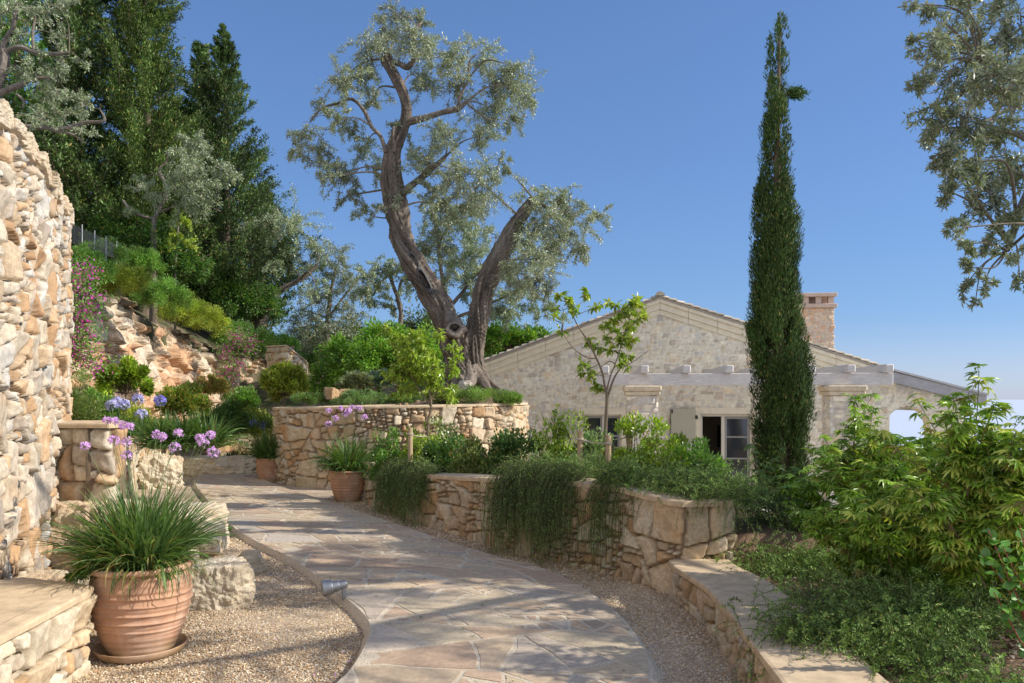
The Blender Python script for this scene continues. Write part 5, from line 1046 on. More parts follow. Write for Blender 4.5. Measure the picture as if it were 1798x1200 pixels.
for i, (px, py, d, lab) in enumerate(((720, 757, 11.3, 'wooden stake beside the dense citrus sapling at the left'), (1018, 765, 9.1, 'left wooden stake roped to the sparse citrus sapling'), (1067, 772, 8.9, 'middle wooden stake directly before the thin sapling trunk'), (1105, 760, 9.5, 'right wooden stake roped behind the sapling'))):
    c = P(px, py, d); mb = MB(); tube(mb, [(c[0], c[1], .3), (c[0]+.005, c[1], c[2]-.02), (c[0]+.005, c[1], c[2])], [.036, .034, .030], 12, 14, col=(.4, .3, .2)); tag(mb.build('wooden_stake', M['stake'], None), lab, 'stake', 'stakes supporting the saplings'); SK.append(c)
mb = MB(); z_ = lambda c, dz=-.045: np.array([c[0], c[1], c[2]+dz])
def coil(mb, c, r_):
    a = np.linspace(0, 4*math.pi, 26); tube(mb, np.stack([c[0]+r_*np.cos(a), c[1]+r_*np.sin(a), c[2]+np.linspace(-.012, .012, 26)], 1), np.full(26, .007), 5, 52)
tr_ = P(1064, 765, 9.2)
for a, b in ((SK[1], tr_), (SK[2], tr_), (SK[3], tr_), (SK[1], SK[2])): 
    a_, b_ = z_(a), z_(b, -.04); tube(mb, [a_, (a_+b_)/2-np.array([0, 0, .02]), b_], [.008, .008, .008], 6, 14)
for c in SK[1:]: coil(mb, z_(c), .042)
coil(mb, z_(tr_), .03); tag(mb.build('rope', M['rope']), 'pale rope wound around the stakes and the thin sapling trunk', 'rope')
mb = MB(); coil(mb, z_(SK[0]), .042); a_, b_ = z_(SK[0]), P(752, 766, 11.5); tube(mb, [a_, (a_+b_)/2-np.array([0, 0, .02]), b_], [.008]*3, 6, 12); tag(mb.build('rope', M['rope']), 'short rope from the left stake to the dense sapling', 'rope')

# ================================================================== OLD OLIVE TREE
def olive_clusters(mb, mt, rng, cl, nl, L=.062, W=.015, twl=.55, pal=None, tw=18, droop=.5, skel=None, limb=.028, want_up=.3):
    pal = pal or [(.14, .18, .085), (.18, .22, .11), (.22, .25, .14), (.11, .145, .07), (.26, .28, .18)]
    for c, rr, m in cl:
        c = np.array(c); k = max(4, int(tw*m)); n = int(nl*m)
        if skel is not None:
            dist = np.linalg.norm(skel[:, :3]-c, axis=1)+.6*np.maximum(0, skel[:, 2]-c[2]); j = int(np.argmin(dist)); a = skel[j, :3]; 
            md = (a+c)/2+rng.normal(size=3)*.12*np.linalg.norm(c-a)+np.array([0, 0, .12*np.linalg.norm(c-a)]); r0 = min(limb, skel[j, 3]*.6)*min(1.4, .5+np.linalg.norm(c-a)*.4)
            tube(mt, [a, md, c], [r0, r0*.65, r0*.35], 6, 12, col=(.2, .17, .13))
        d = nrm(rdir(rng, k)+np.array([0, 0, want_up])); s0 = c+rdir(rng, k)*rr*.62*rng.uniform(0, 1, (k, 1))**.6; seg = 8; v = d; pos = [s0]; Lk = rr*1.1*rng.uniform(.35, 1.25, k)
        for q_ in range(seg-1): v = nrm(v+np.array([0, 0, -1.])*droop*.32+rng.normal(size=(k, 3))*.16); pos.append(pos[-1]+v*(Lk/seg)[:, None])
        Pt = np.stack(pos, 1); tubes(mt, Pt, np.broadcast_to(np.linspace(.0075, .0018, seg), (k, seg)), 3, (.2, .18, .14))
        i0 = rng.integers(0, k, n); s = rng.uniform(.1, 1, n)**.8*(seg-1); i = np.clip(s.astype(int), 0, seg-2); f = (s-i)[:, None]; p = Pt[i0, i]*(1-f)+Pt[i0, i+1]*f; ax = nrm(Pt[i0, i+1]-Pt[i0, i])
        p = p+rdir(rng, n)*rng.uniform(0, 1, (n, 1))*.10*rr/.5
        dd = nrm(ax*.6+rdir(rng, n)); sh = np.clip(1+.2*rng.normal(), .6, 1.4)
        leaves(mb, p, dd, rdir(rng, n)+np.array([0, 0, .6]), L*rng.uniform(.6, 1.2, n), W*rng.uniform(.7, 1.2, n), pcol(rng, n, pal, .18)*sh)
def gnarl(amp, seed):
    def f(s, a, r_, V):
        tw = a+s*.55+.5*fbm(v3(s*.8, seed, 0), 2, seed); q_ = v3(np.cos(tw)*1.5, np.sin(tw)*1.5, s*.55+seed)
        cord = np.abs(fbm(q_*1.25, 3, seed)); fis = 1-np.abs(fbm(v3(np.cos(tw)*4.2, np.sin(tw)*4.2, s*.9), 3, seed+3))*2; fine = fbm(v3(np.cos(tw)*11, np.sin(tw)*11, s*3.2), 4, seed+5)
        lump = fbm(v3(np.cos(a)*.9, np.sin(a)*.9, s*1.6), 2, seed+1)
        return r_*amp*(.95*cord-.12-.36*np.clip(fis, 0, 1)**3+.22*fine+.34*lump)
    return f
def barkcol(V):
    n = fbm(V*np.array([9, 9, 2.2]), 4, 9); n2 = fbm(V*1.1, 2, 19); c = np.array([.19, .155, .125])*(1+.65*n[:, None]); k = np.clip(n2*1.8+.1, 0, 1)[:, None]*.6; return np.clip(c*(1-k)+np.array([.31, .275, .235])*k*(1+.5*n[:, None]), .02, .6)
rng = np.random.default_rng(55); ol = thing('olive_tree', 'huge gnarled old olive tree with two twisted stems rising from the round planter', 'tree', (*P(815, 690, 17)[:2], 1.75))
def Q(x, y, dd=0.): return P(x, y, 17+dd)
m_ = 17/F; RS = .65
stemL = [(818, 706, 0, 44), (812, 672, 0, 38), (806, 640, 0, 34), (798, 600, -.08, 33), (782, 560, -.12, 31), (756, 512, -.15, 32), (730, 470, -.15, 29), (710, 430, -.1, 27), (697, 385, 0, 25), (688, 340, .05, 24), (686, 300, .05, 22), (692, 262, .0, 20), (708, 225, 0, 16), (715, 195, 0, 13), (705, 160, 0, 12), (690, 128, 0, 13), (680, 104, 0, 15), (676, 96, 0, 9)]
stemR = [(836, 706, .1, 40), (834, 660, .1, 33), (830, 620, .1, 30), (836, 575, .1, 26), (843, 535, .15, 25), (856, 498, .2, 26), (872, 462, .25, 25), (888, 430, .3, 21), (905, 398, .3, 18), (924, 368, .3, 14), (936, 348, .3, 9)]
others = [[(682, 106, 0, 9), (700, 112, 0, 8), (716, 118, 0, 9), (727, 104, 0, 7), (729, 80, 0, 6), (727, 58, 0, 7), (736, 44, 0, 6)], [(712, 215, 0, 11), (742, 208, -.1, 9), (775, 198, -.15, 8), (802, 192, -.15, 8), (818, 180, -.15, 5)], [(804, 188, -.1, 4), (808, 168, -.1, 4), (822, 140, -.05, 3.5), (824, 110, 0, 2.6), (836, 96, 0, 2)], [(678, 268, -.05, 6), (668, 240, -.1, 5), (652, 222, -.15, 5), (640, 196, -.2, 4.5), (618, 175, -.2, 4), (590, 183, -.2, 3), (566, 190, -.1, 2.2), (545, 214, 0, 1.5)], [(692, 268, -.15, 5), (690, 240, -.2, 4), (692, 222, -.2, 3)], [(704, 340, .0, 12), (730, 320, .1, 9), (755, 300, .2, 8), (782, 276, .25, 6)], [(755, 300, .2, 5), (752, 285, .2, 5), (738, 270, .2, 3)], [(775, 540, .0, 15), (790, 560, -.35, 22), (797, 572, -.5, 24), (802, 580, -.62, 22)], [(930, 356, .3, 6), (955, 362, .3, 4), (985, 372, .2, 3)], [(822, 140, -.05, 2.6), (850, 108, -.1, 2), (880, 110, -.1, 1.5)], [(668, 104, 0, 3), (640, 110, -.05, 2.2), (610, 130, -.1, 1.6)]]
mb = MB(); skel = []
for i, pl_ in enumerate([stemL, stemR]+others):
    pts_ = np.array([Q(x, y, dd) for x, y, dd, _ in pl_]); rad = np.array([w_ for *_, w_ in pl_])*m_*RS; n_ = 300 if i < 2 else 70; k_ = 84 if i < 2 else 22
    tube(mb, pts_, rad, k_, n_, gnarl(1.0 if i < 2 else .55, i*7+3), barkcol); sk = spline(np.column_stack([pts_, rad]), 60); skel.append(sk)
for a in np.linspace(0, 6.28, 9)[:-1]:   # root flare
    b_ = Q(826, 668); o = np.array([math.cos(a), math.sin(a), 0]); tube(mb, [b_+o*.10+np.array([0, 0, .25]), b_+o*.34+np.array([0, 0, -.02]), b_+o*.62+np.array([0, 0, -.22])], [.17, .13, .05], 16, 24, gnarl(.9, int(a*10)), barkcol)
mb.build('trunk', M['bark'], ol, ol, True)
for (x, y, dd, w_, h_) in ((727, 457, -.50, 8, 12), (744, 492, -.56, 9, 17), (757, 516, -.56, 6, 8), (716, 432, -.42, 5, 7), (872, 468, -.05, 4, 12), (850, 512, -.12, 4, 11)):
    c = Q(x, y, dd+.065); a = np.linspace(0, 2*math.pi, 22, endpoint=False); tl_ = .55 if x > 830 else -.5
    def ring(s_, off):
        wb_ = 1+.3*fbm(v3(np.cos(a)*1.3+x, np.sin(a)*1.3, s_), 2, int(x)); u_ = np.cos(a)*w_*m_*s_*.6*wb_; h__ = np.sin(a)*h_*m_*s_*wb_
        return np.stack([c[0]+u_+h__*tl_, c[1]+off+0*a, c[2]+h__-u_*tl_*.3], 1)
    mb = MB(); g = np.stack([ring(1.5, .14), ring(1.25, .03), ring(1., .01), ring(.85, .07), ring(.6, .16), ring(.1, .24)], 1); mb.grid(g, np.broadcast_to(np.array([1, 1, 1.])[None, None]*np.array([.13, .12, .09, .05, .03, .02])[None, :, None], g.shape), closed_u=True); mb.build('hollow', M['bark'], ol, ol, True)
c = Q(800, 577, -.86); a = np.linspace(0, 2*math.pi, 28, endpoint=False)   # sawn stump with a hollow centre
def ring2(s_, off): wb_ = 1+.45*fbm(v3(np.cos(a)*1.5, np.sin(a)*1.5, s_*.6), 3, 3); return np.stack([c[0]+np.cos(a)*.19*s_*wb_-.03*(1-s_), c[1]-off+.14*np.sin(a)*s_+.05*np.cos(a)*s_, c[2]+np.sin(a)*.16*s_*wb_+.04*(1-s_)], 1)
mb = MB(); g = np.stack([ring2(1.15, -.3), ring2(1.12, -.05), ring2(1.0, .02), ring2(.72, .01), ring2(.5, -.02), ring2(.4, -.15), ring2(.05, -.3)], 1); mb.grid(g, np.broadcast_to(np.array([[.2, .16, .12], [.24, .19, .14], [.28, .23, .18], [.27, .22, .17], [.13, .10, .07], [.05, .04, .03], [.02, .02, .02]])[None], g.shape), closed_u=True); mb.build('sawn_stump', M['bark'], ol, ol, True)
sk0 = np.concatenate(skel)
CLU = [(690, 28, 34), (720, 60, 40), (650, 88, 42), (672, 60, 30), (600, 138, 36), (640, 140, 36), (570, 185, 26), (536, 235, 26), (560, 270, 34), (525, 262, 24), (600, 305, 36), (620, 340, 26), (640, 375, 22), (575, 312, 24), (760, 100, 40), (800, 100, 38), (850, 105, 36), (905, 130, 38), (925, 165, 30), (860, 190, 42), (800, 160, 36), (840, 240, 34), (780, 240, 38), (740, 290, 38), (800, 300, 42), (850, 325, 42), (815, 350, 36), (760, 340, 30), (885, 290, 22), (700, 230, 24), (640, 260, 32), (672, 370, 20), (895, 210, 26), (745, 150, 30), (615, 225, 26), (655, 300, 24), (710, 340, 20), (870, 145, 34), (900, 165, 30), (780, 370, 30), (735, 40, 26), (590, 215, 22), (655, 180, 24), (940, 345, 36), (1000, 370, 38), (1040, 390, 26), (985, 420, 44), (935, 460, 44), (905, 420, 34), (1020, 435, 26), (955, 500, 32), (960, 380, 36), (1050, 375, 18), (990, 345, 26), (915, 500, 26), (925, 400, 30), (965, 455, 36), (895, 470, 22)]
mb = MB(); mt = MB(); cl = [(tuple(Q(x, y, rng.normal()*.45)), r_*m_*1.15, (r_/40)**2) for x, y, r_ in CLU]
olive_clusters(mb, mt, rng, cl, 2700, L=.078, W=.019, skel=sk0, tw=32)
mt.build('branches', M['twig'], ol, ol); mb.build('crown', M['olive_leaf'], ol, ol)

# ================================================================== COLUMN CYPRESS
def spray_tree(mb, rng, surf, n, L, W, pal, up=1., kind=4):
    p, out = surf; sh = fbm(p*2.2, 2, 3)[:, None]; d = nrm(out*.5+np.array([0, 0, up])+rdir(rng, n)*.6)
    leaves(mb, p, d, nrm(out+rdir(rng, n)*.7), L*rng.uniform(.5, 1.2, n), W*rng.uniform(.6, 1.2, n), pcol(rng, n, pal, .16)*(1+.35*sh))
rng = np.random.default_rng(66); cyD = 9.6; mm = cyD/F
prof = np.array([(15, 1, 1370), (30, 8, 1369), (60, 17, 1369), (100, 19, 1366), (150, 20, 1364), (170, 23, 1368), (215, 25, 1366), (260, 25, 1362), (300, 28, 1365), (340, 33, 1360), (380, 42, 1361), (430, 42, 1361), (500, 42, 1361), (540, 43, 1360), (580, 45, 1362), (620, 52, 1366), (680, 56, 1371), (740, 55, 1375), (800, 52, 1376), (850, 48, 1375), (900, 42, 1375), (930, 25, 1375)], float)
cy = thing('cypress_tree', 'tall slender dark green column cypress in front of the house', 'tree', (*P(1375, 930, cyD)[:2], 0))
nc_ = 420; yc = np.concatenate([rng.uniform(40, 925, nc_)]); wgt = np.interp(yc, prof[:, 0], prof[:, 1]); kp = rng.uniform(0, 50, nc_) < wgt+6; yc = yc[kp]; nc_ = len(yc)
ac = rng.uniform(0, 2*math.pi, nc_); rc_ = np.interp(yc, prof[:, 0], prof[:, 1])*mm; xc = (np.interp(yc, prof[:, 0], prof[:, 2])-CX)/F*cyD; zc0 = EYE-(yc-HY)/F*cyD
hl = rng.uniform(.22, .55, nc_)*np.clip(rc_/.25, .5, 1.2); rr0 = rc_*rng.uniform(.42, .86, nc_); wr = np.clip(rc_*.32, .025, .085)*rng.uniform(.7, 1.25, nc_)
n = 118000; i = rng.choice(nc_, n, p=(hl*wr)/(hl*wr).sum()); s = rng.uniform(0, 1, n); a = rng.uniform(0, 2*math.pi, n); ww = wr[i]*np.sin(np.clip(s*.92+.08, 0, 1)*math.pi)**.6*rng.uniform(.2, 1.08, n)**.5
ro = rr0[i]*(1+.16*s)+0*s; zc = zc0[i]+(s-.4)*hl[i]; yy = HY-(zc-EYE)*F/cyD
top_ = np.interp(yy, prof[:, 0], prof[:, 1])*mm; ro = np.minimum(ro, top_*.80+.005); X0 = xc[i]
p = np.stack([X0+ro*np.cos(ac[i])+ww*np.cos(a), cyD+ro*np.sin(ac[i])+ww*np.sin(a), zc], 1); kp = zc < P(0, 12, cyD)[2]; p = p[kp]; X0 = X0[kp]; zc = zc[kp]; n = len(p); ii_ = i[kp]; out = np.stack([np.cos(ac[ii_])*.6+np.cos(a[kp])*.7, np.sin(ac[ii_])*.6+np.sin(a[kp])*.7, 0*a[kp]], 1)
mb = MB(); spray_tree(mb, rng, (p, out), n, .055, .013, [(.035, .065, .016), (.048, .085, .02), (.028, .05, .015), (.07, .115, .026)], up=1.4)
c = P(1392, 165, cyD); n2 = 1100; pp_ = c+rng.normal(size=(n2, 3))*np.array([.055, .03, .03])+np.array([.02, 0, .0]); leaves(mb, pp_, rdir(rng, n2)+np.array([.8, 0, .3]), rdir(rng, n2), .05, .012, pcol(rng, n2, [(.045, .085, .02)], .2))
c = P(1322, 590, cyD); t_ = rng.uniform(0, 1, 2500)[:, None]; pp_ = P(1335, 640, cyD)*(1-t_)+P(1318, 572, cyD)*t_+rng.normal(size=(2500, 3))*.035; leaves(mb, pp_, rdir(rng, 2500)+np.array([0, 0, 1.5]), rdir(rng, 2500), .05, .012, pcol(rng, 2500, [(.05, .095, .02)], .2))
mb.build('crown', M['needle'], cy, cy)
mb = MB(); tube(mb, [(P(1375, 900, cyD)[0], cyD, -.3), P(1375, 800, cyD), P(1364, 400, cyD), P(1369, 30, cyD)], [.09, .08, .05, .01], 10, 30, col=(.16, .12, .08))
st_ = p[rng.integers(0, n, 500)]; b_ = np.stack([np.interp(st_[:, 2]-.3, zc[np.argsort(zc)], X0[np.argsort(zc)]), np.full(500, cyD), st_[:, 2]-.3], 1); tubes(mb, np.stack([b_, (b_+st_)/2, b_*.1+st_*.9], 1), np.broadcast_to([.009, .006, .003], (500, 3)), 3, (.13, .09, .06)); mb.build('trunk', M['twig'], cy, cy)

# ================================================================== OVERHANGING OLIVE (right)
rng = np.random.default_rng(77); oo = thing('olive_tree', 'olive tree whose silvery branches hang into the upper right of the view', 'tree', (6.6, 7.2, -.3)); mb = MB(); mt = MB(); tr = MB()
tube(tr, [(6.7, 7.3, -.6), (6.5, 7.2, .8), (6.2, 7.0, 2.2), (5.9, 6.9, 3.4), (5.6, 6.8, 4.6)], [.32, .26, .22, .16, .1], 28, 80, gnarl(1, 4), barkcol)
lim = [[(6.2, 7., 2.6), (5.5, 6.9, 3.6), (4.7, 7.0, 4.3), (4.1, 7.0, 4.6)], [(5.9, 6.9, 3.4), (5.2, 7.0, 4.0), (4.7, 7.1, 3.6), (4.35, 7.0, 2.9)], [(5.9, 6.9, 3.8), (5.4, 6.2, 4.8), (4.9, 5.6, 5.3)], [(5.9, 6.9, 3.0), (5.2, 5.8, 3.6), (4.6, 4.8, 4.0), (4.2, 4.2, 4.4)], [(6.1, 7., 3.0), (5.8, 8., 4.0), (5.3, 9., 4.7)], [(5.6, 6.8, 4.6), (4.8, 6.9, 5.6), (4.0, 7., 5.9)], [(6.1, 6.9, 3.0), (6.8, 6.2, 4.0), (7.2, 5.5, 4.8)]]
sk = []
for l_ in lim: 
    rad = np.linspace(.10, .025, len(l_)); tube(tr, l_, rad, 12, 40, gnarl(.6, 5), barkcol); sk.append(spline(np.column_stack([np.array(l_), rad]), 30))
sk = np.concatenate(sk)
def oc(px, py, rp_, d, m=None): return (tuple(P(px, py, d)), rp_/F*d*1.1, (rp_/45)**2 if m is None else m)
cl = [oc(x, y, r_, 7+rng.normal()*.35) for x, y, r_ in ((1640, 12, 30), (1690, 5, 30), (1750, 10, 40), (1640, 80, 38), (1700, 70, 48), (1770, 60, 50), (1625, 140, 32), (1680, 140, 50), (1740, 140, 55), (1790, 150, 50), (1640, 190, 34), (1630, 235, 30), (1690, 210, 50), (1750, 230, 50), (1650, 280, 34), (1700, 290, 48), (1780, 300, 45), (1665, 335, 30), (1720, 355, 42), (1745, 300, 30), (1690, 400, 24), (1700, 430, 24), (1740, 420, 30), (1770, 440, 22), (1710, 470, 22), (1695, 500, 20), (1730, 500, 18), (1780, 380, 36), (1712, 532, 12), (1790, 490, 20), (1600, 70, 18), (1605, 8, 16))]
# rest of the crown (outside the frame, shading the path)
for _ in range(64):
    y_ = rng.uniform(3.2, 9.6); x_ = rng.uniform(4.3, 8.0); z_2 = rng.uniform(3.0, 6.4)
    if x_/y_ < .70: continue
    cl.append(((x_, y_, z_2), .42, .75))
olive_clusters(mb, mt, rng, cl, 1150, L=.06, W=.0155, skel=sk, tw=20, droop=.75, limb=.022)
tr.build('trunk', M['bark'], oo, oo, True); mt.build('branches', M['twig'], oo, oo); mb.build('crown', M['olive_leaf'], oo, oo)

# ================================================================== BIG PALMATE SHRUB (right)
rng = np.random.default_rng(88)
def palm_shrub(label, base, tips, nfan, pal, seed, L=.085, W=.019, lean=(0, 0)):
    """stems that fork and carry fans of five narrow leaflets"""
    rg = np.random.default_rng(seed); r = thing('mexican_orange_shrub', label, 'shrub', base); ms_ = MB(); ml = MB(); ends = []
    b = np.array(base, float)
    for tp in tips:
        tp = np.array(tp, float); b0 = b+rg.normal(size=3)*np.array([.12, .12, .01]); md = b0*.45+tp*.55+rg.normal(size=3)*.09+np.array([0, 0, .05]); sp_ = spline([b0, md, tp], 16); L0 = np.linalg.norm(tp-b0)
        tubes(ms_, sp_[None], np.linspace(.009, .003, 16)[None], 6, (.26, .17, .12))
        for k in range(rg.integers(5, 8)):
            s = rg.uniform(.35, 1); a = sp_[int(s*15)]; dr = nrm(tp-b0)*.6+rdir(rg, 1)[0]*.8+np.array([0, 0, .35]); e = a+dr*L0*rg.uniform(.14, .34); q_ = spline([a, (a+e)/2+rg.normal(size=3)*.02, e], 8); tubes(ms_, q_[None], np.linspace(.0045, .0018, 8)[None], 5, (.22, .18, .1)); ends.append((q_, .5))
        ends.append((sp_, .75))
    per = max(6, int(nfan*1.9)//len(ends)); c_, ax_ = [], []
    for q_, s0 in ends:
        s = rg.uniform(s0*.3, 1, per)*(len(q_)-1); i = np.clip(s.astype(int), 0, len(q_)-2); f = (s-i)[:, None]; c_.append(q_[i]*(1-f)+q_[i+1]*f); ax_.append(nrm(q_[i+1]-q_[i]))
    c_ = np.concatenate(c_); ax_ = np.concatenate(ax_); n = len(c_); pd = nrm(ax_*.4+rdir(rg, n)*.9+np.array([0, 0, .3])); pl_ = rg.uniform(.02, .05, n)[:, None]; e = c_+pd*pl_
    tubes(ms_, np.stack([c_, e], 1), np.full((n, 2), .0012), 3, (.18, .22, .06)); up_ = nrm(np.array([0, 0, 1.])+rdir(rg, n)*.55); col = pcol(rg, n, pal, .2)
    fw = nrm(pd-up_*np.sum(pd*up_, 1, keepdims=True)); sdw = np.cross(up_, fw)
    for k in range(5):
        a = (k-2)*.62+rg.normal(size=n)*.12; d = fw*np.cos(a)[:, None]+sdw*np.sin(a)[:, None]-up_*.12; leaves(ml, e, d, up_, L*(1-.12*abs(k-2))*rg.uniform(.75, 1.15, n), W*rg.uniform(.85, 1.2, n), col*(1+rg.normal(size=(n, 1))*.06), .18, 7, .3)
    ms_.build('stems', M['twig'], r, r); ml.build('leaves', M['gloss_leaf'], r, r); return r
MX = [(0.169, 0.273, 0.039), (0.221, 0.338, 0.052), (0.13, 0.221, 0.033), (0.26, 0.377, 0.078), (0.195, 0.286, 0.039), (0.104, 0.182, 0.026), (0.338, 0.364, 0.078)]
def tips_at(L_): return [P(x+16, y+44, d) for x, y, d in L_]
def tips_low(k, L_): return [P(x, y+(k if x < 1665 else k*.62)*max(0, (900-y)/200), d) for x, y, d in L_]
palm_shrub('broad light green shrub with finger like leaves filling the right of the view', (2.75, 5.6, .15), tips_at([(1450, 800, 5.9), (1480, 770, 5.8), (1520, 790, 5.6), (1560, 800, 5.4), (1500, 830, 5.3), (1440, 850, 5.6), (1600, 810, 5.5), (1640, 790, 5.6), (1560, 850, 5.2), (1620, 860, 5.1), (1420, 890, 5.8), (1470, 900, 5.3), (1530, 910, 5.0), (1590, 920, 5.0), (1650, 880, 5.1), (1440, 930, 5.5), (1500, 950, 5.2), (1480, 740, 6.0), (1550, 760, 5.9), (1610, 760, 5.9)]), 2300, MX, 881, L=.078, W=.016)
palm_shrub('taller yellowish leaved shrub with red brown stems at the right edge', (3.05, 4.9, .15), tips_low(120, [(1640, 720, 4.7), (1690, 700, 4.6), (1740, 705, 4.5), (1790, 700, 4.6), (1660, 760, 4.6), (1720, 760, 4.5), (1780, 770, 4.4), (1640, 830, 4.5), (1700, 830, 4.5), (1760, 840, 4.4), (1680, 900, 4.6), (1740, 910, 4.4), (1800, 860, 4.4), (1630, 950, 4.7), (1690, 970, 4.6), (1820, 730, 4.5), (1850, 800, 4.5), (1600, 750, 4.9)]), 1700, MX+[(.3, .33, .08)], 882, L=.085, W=.018)
palm_shrub('thin leaved shrub behind the broad one, left of the arch', (3.3, 7.2, .05), tips_at([(1430, 760, 7.2), (1460, 790, 7.0), (1500, 750, 7.4), (1550, 745, 7.4), (1600, 760, 7.2), (1650, 745, 7.2), (1700, 760, 7.2), (1410, 820, 7.2), (1460, 850, 7.0), (1740, 770, 7.2), (1390, 870, 7.1), (1580, 800, 7.)]), 900, MX[:3], 883, L=.11, W=.026)
palm_shrub('dark leafy shrub close to the foot of the cypress', (2.55, 7.7, .1), tips_at([(1310, 800, 7.8), (1330, 840, 7.6), (1300, 860, 7.7), (1345, 880, 7.4), (1320, 900, 7.5), (1365, 850, 7.6), (1380, 800, 7.8), (1395, 830, 7.6)]), 130, [(.06, .11, .025), (.08, .14, .03)], 884, L=.09, W=.02)
c = P(1532, 745, 9.5); bush('shrub', 'small fluffy lime green shrub before the right pergola column', 'shrub', (c[0], c[1], .35), (.16, .16, .85), 3000, .05, .018, LG, seed=61)
# hedge-like growth below, near the shrubs (fills the depth)
bush('shrub', 'mass of mid green foliage under the palmate shrubs', 'shrub', (3.5, 5.6, .1), (.95, .5, .75), 9000, .07, .022, DG+MG, mat='gloss_leaf', kind=7, seed=62, clumps=60)
bush('shrub', 'dark shrub filling the back of the bed at the right edge', 'shrub', (4.6, 7.6, -.2), (1.3, .7, 1.2), 14000, .08, .03, DG+MG, mat='gloss_leaf', seed=63, clumps=70)
# round leaved branch, bottom right
r = thing('round_leaved_shrub', 'red stemmed shrub with glossy round leaves at the lower right edge', 'shrub', (2.75, 4.15, .15)); ms_ = MB(); ml = MB(); rg = np.random.default_rng(5)
for tpx, tpy in ((1735, 930), (1760, 960), (1790, 920), (1725, 975), (1775, 1010), (1800, 980), (1745, 1040), (1790, 1060), (1815, 1020)):
    tp = P(tpx, tpy, 3.9); q_ = spline([np.array([2.8, 4.1, .15]), (np.array([2.8, 4.1, .15])+tp)/2+rg.normal(size=3)*.05, tp], 14); tubes(ms_, q_[None], np.linspace(.006, .002, 14)[None], 6, (.33, .10, .08))
    k = 30; i = rg.uniform(3, 13, k); p = np.stack([np.interp(i, np.arange(14), q_[:, j]) for j in range(3)], 1); leaves(ml, p, rdir(rg, k)+np.array([0, 0, .3]), rdir(rg, k)+np.array([0, -.6, 1]), .055*rg.uniform(.6, 1.1, k), .046, pcol(rg, k, [(.09, .2, .04), (.12, .26, .05), (.07, .15, .04)], .2), .08, 7)
ms_.build('stems', M['twig'], r, r); ml.build('leaves', M['gloss_leaf'], r, r)
# mulch pebbles, leaf litter
rng = np.random.default_rng(91)
go = grains(1500, (1.75, 4.2), (3.6, 6.4), lambda x, y: fbm(v3(x*1.3, y*1.3, 0), 2, 3) > -.25, 'mulch_stones', .012, .036, [(.46, .36, .26), (.36, .25, .17), (.55, .47, .38), (.28, .2, .15)], lambda x, y: gheight(x, y)+.01); setting(go, 'stuff')
go = grains(900, (-3.9, -.9), (15.2, 18.8), lambda x, y: (x+2.33)**2+(y-17)**2 < 5.6, 'planter_stones', .02, .05, [(.46, .36, .26), (.36, .25, .17), (.55, .47, .38), (.5, .33, .2)], lambda x, y: 1.38+.42*np.exp(-((x+.9)**2+(y-17)**2)/1.3)); setting(go, 'stuff')
mb = MB(); n = 520; s_ = rng.uniform(0, PL, n); t_ = rng.uniform(.02, .98, n); p2 = pmap(s_, t_); p = np.column_stack([p2, np.full(n, .016)]); a = rng.uniform(0, 6.28, n)
leaves(mb, p, np.stack([np.cos(a), np.sin(a), .05*rng.normal(size=n)], 1), np.array([0, 0, 1.])+rdir(rng, n)*.25, rng.uniform(.015, .05, n), .010, pcol(rng, n, [(.08, .06, .04), (.14, .11, .06), (.2, .18, .08), (.10, .12, .05)], .3), .1, 7, .2)
n = 420; x = rng.uniform(-2.8, 1.4, n); y = rng.uniform(3.9, 9, n); k = isgravel(x, y); x, y = x[k], y[k]; n = len(x); a = rng.uniform(0, 6.28, n)
leaves(mb, np.column_stack([x, y, np.full(n, -.042)]), np.stack([np.cos(a), np.sin(a), .1*rng.normal(size=n)], 1), np.array([0, 0, 1.])+rdir(rng, n)*.3, rng.uniform(.015, .05, n), .010, pcol(rng, n, [(.14, .09, .05), (.22, .16, .07), (.3, .26, .1), (.3, .15, .3)], .3), .1, 7, .2)
setting(mb.build('fallen_leaves', M['needle']), 'stuff')
g_ = G(410, 925); r = thing('grass_tuft', 'small weedy green tuft at the edge of the path by the long boulder', 'plant', (g_[0]-.25, g_[1]-.1, -.06)); mb = MB()
for k in range(3): mound(mb, rng, (g_[0]-.25+k*.14, g_[1]-.1-k*.16, -.04), (.09, .07, .03), 500, .03, .012, MG, clumps=8)
mb.build('foliage', M['leaf'], r, r)
g_ = G(430, 1015); r = thing('grass_tuft', 'sprouting grass beside the little loose rock', 'plant', (g_[0], g_[1], -.06)); mb = MB(); blades(mb, rng, (g_[0]-.02, g_[1], -.06), 40, .13, .006, .8, MG, base=.05); mb.build('leaves', M['leaf'], r, r)

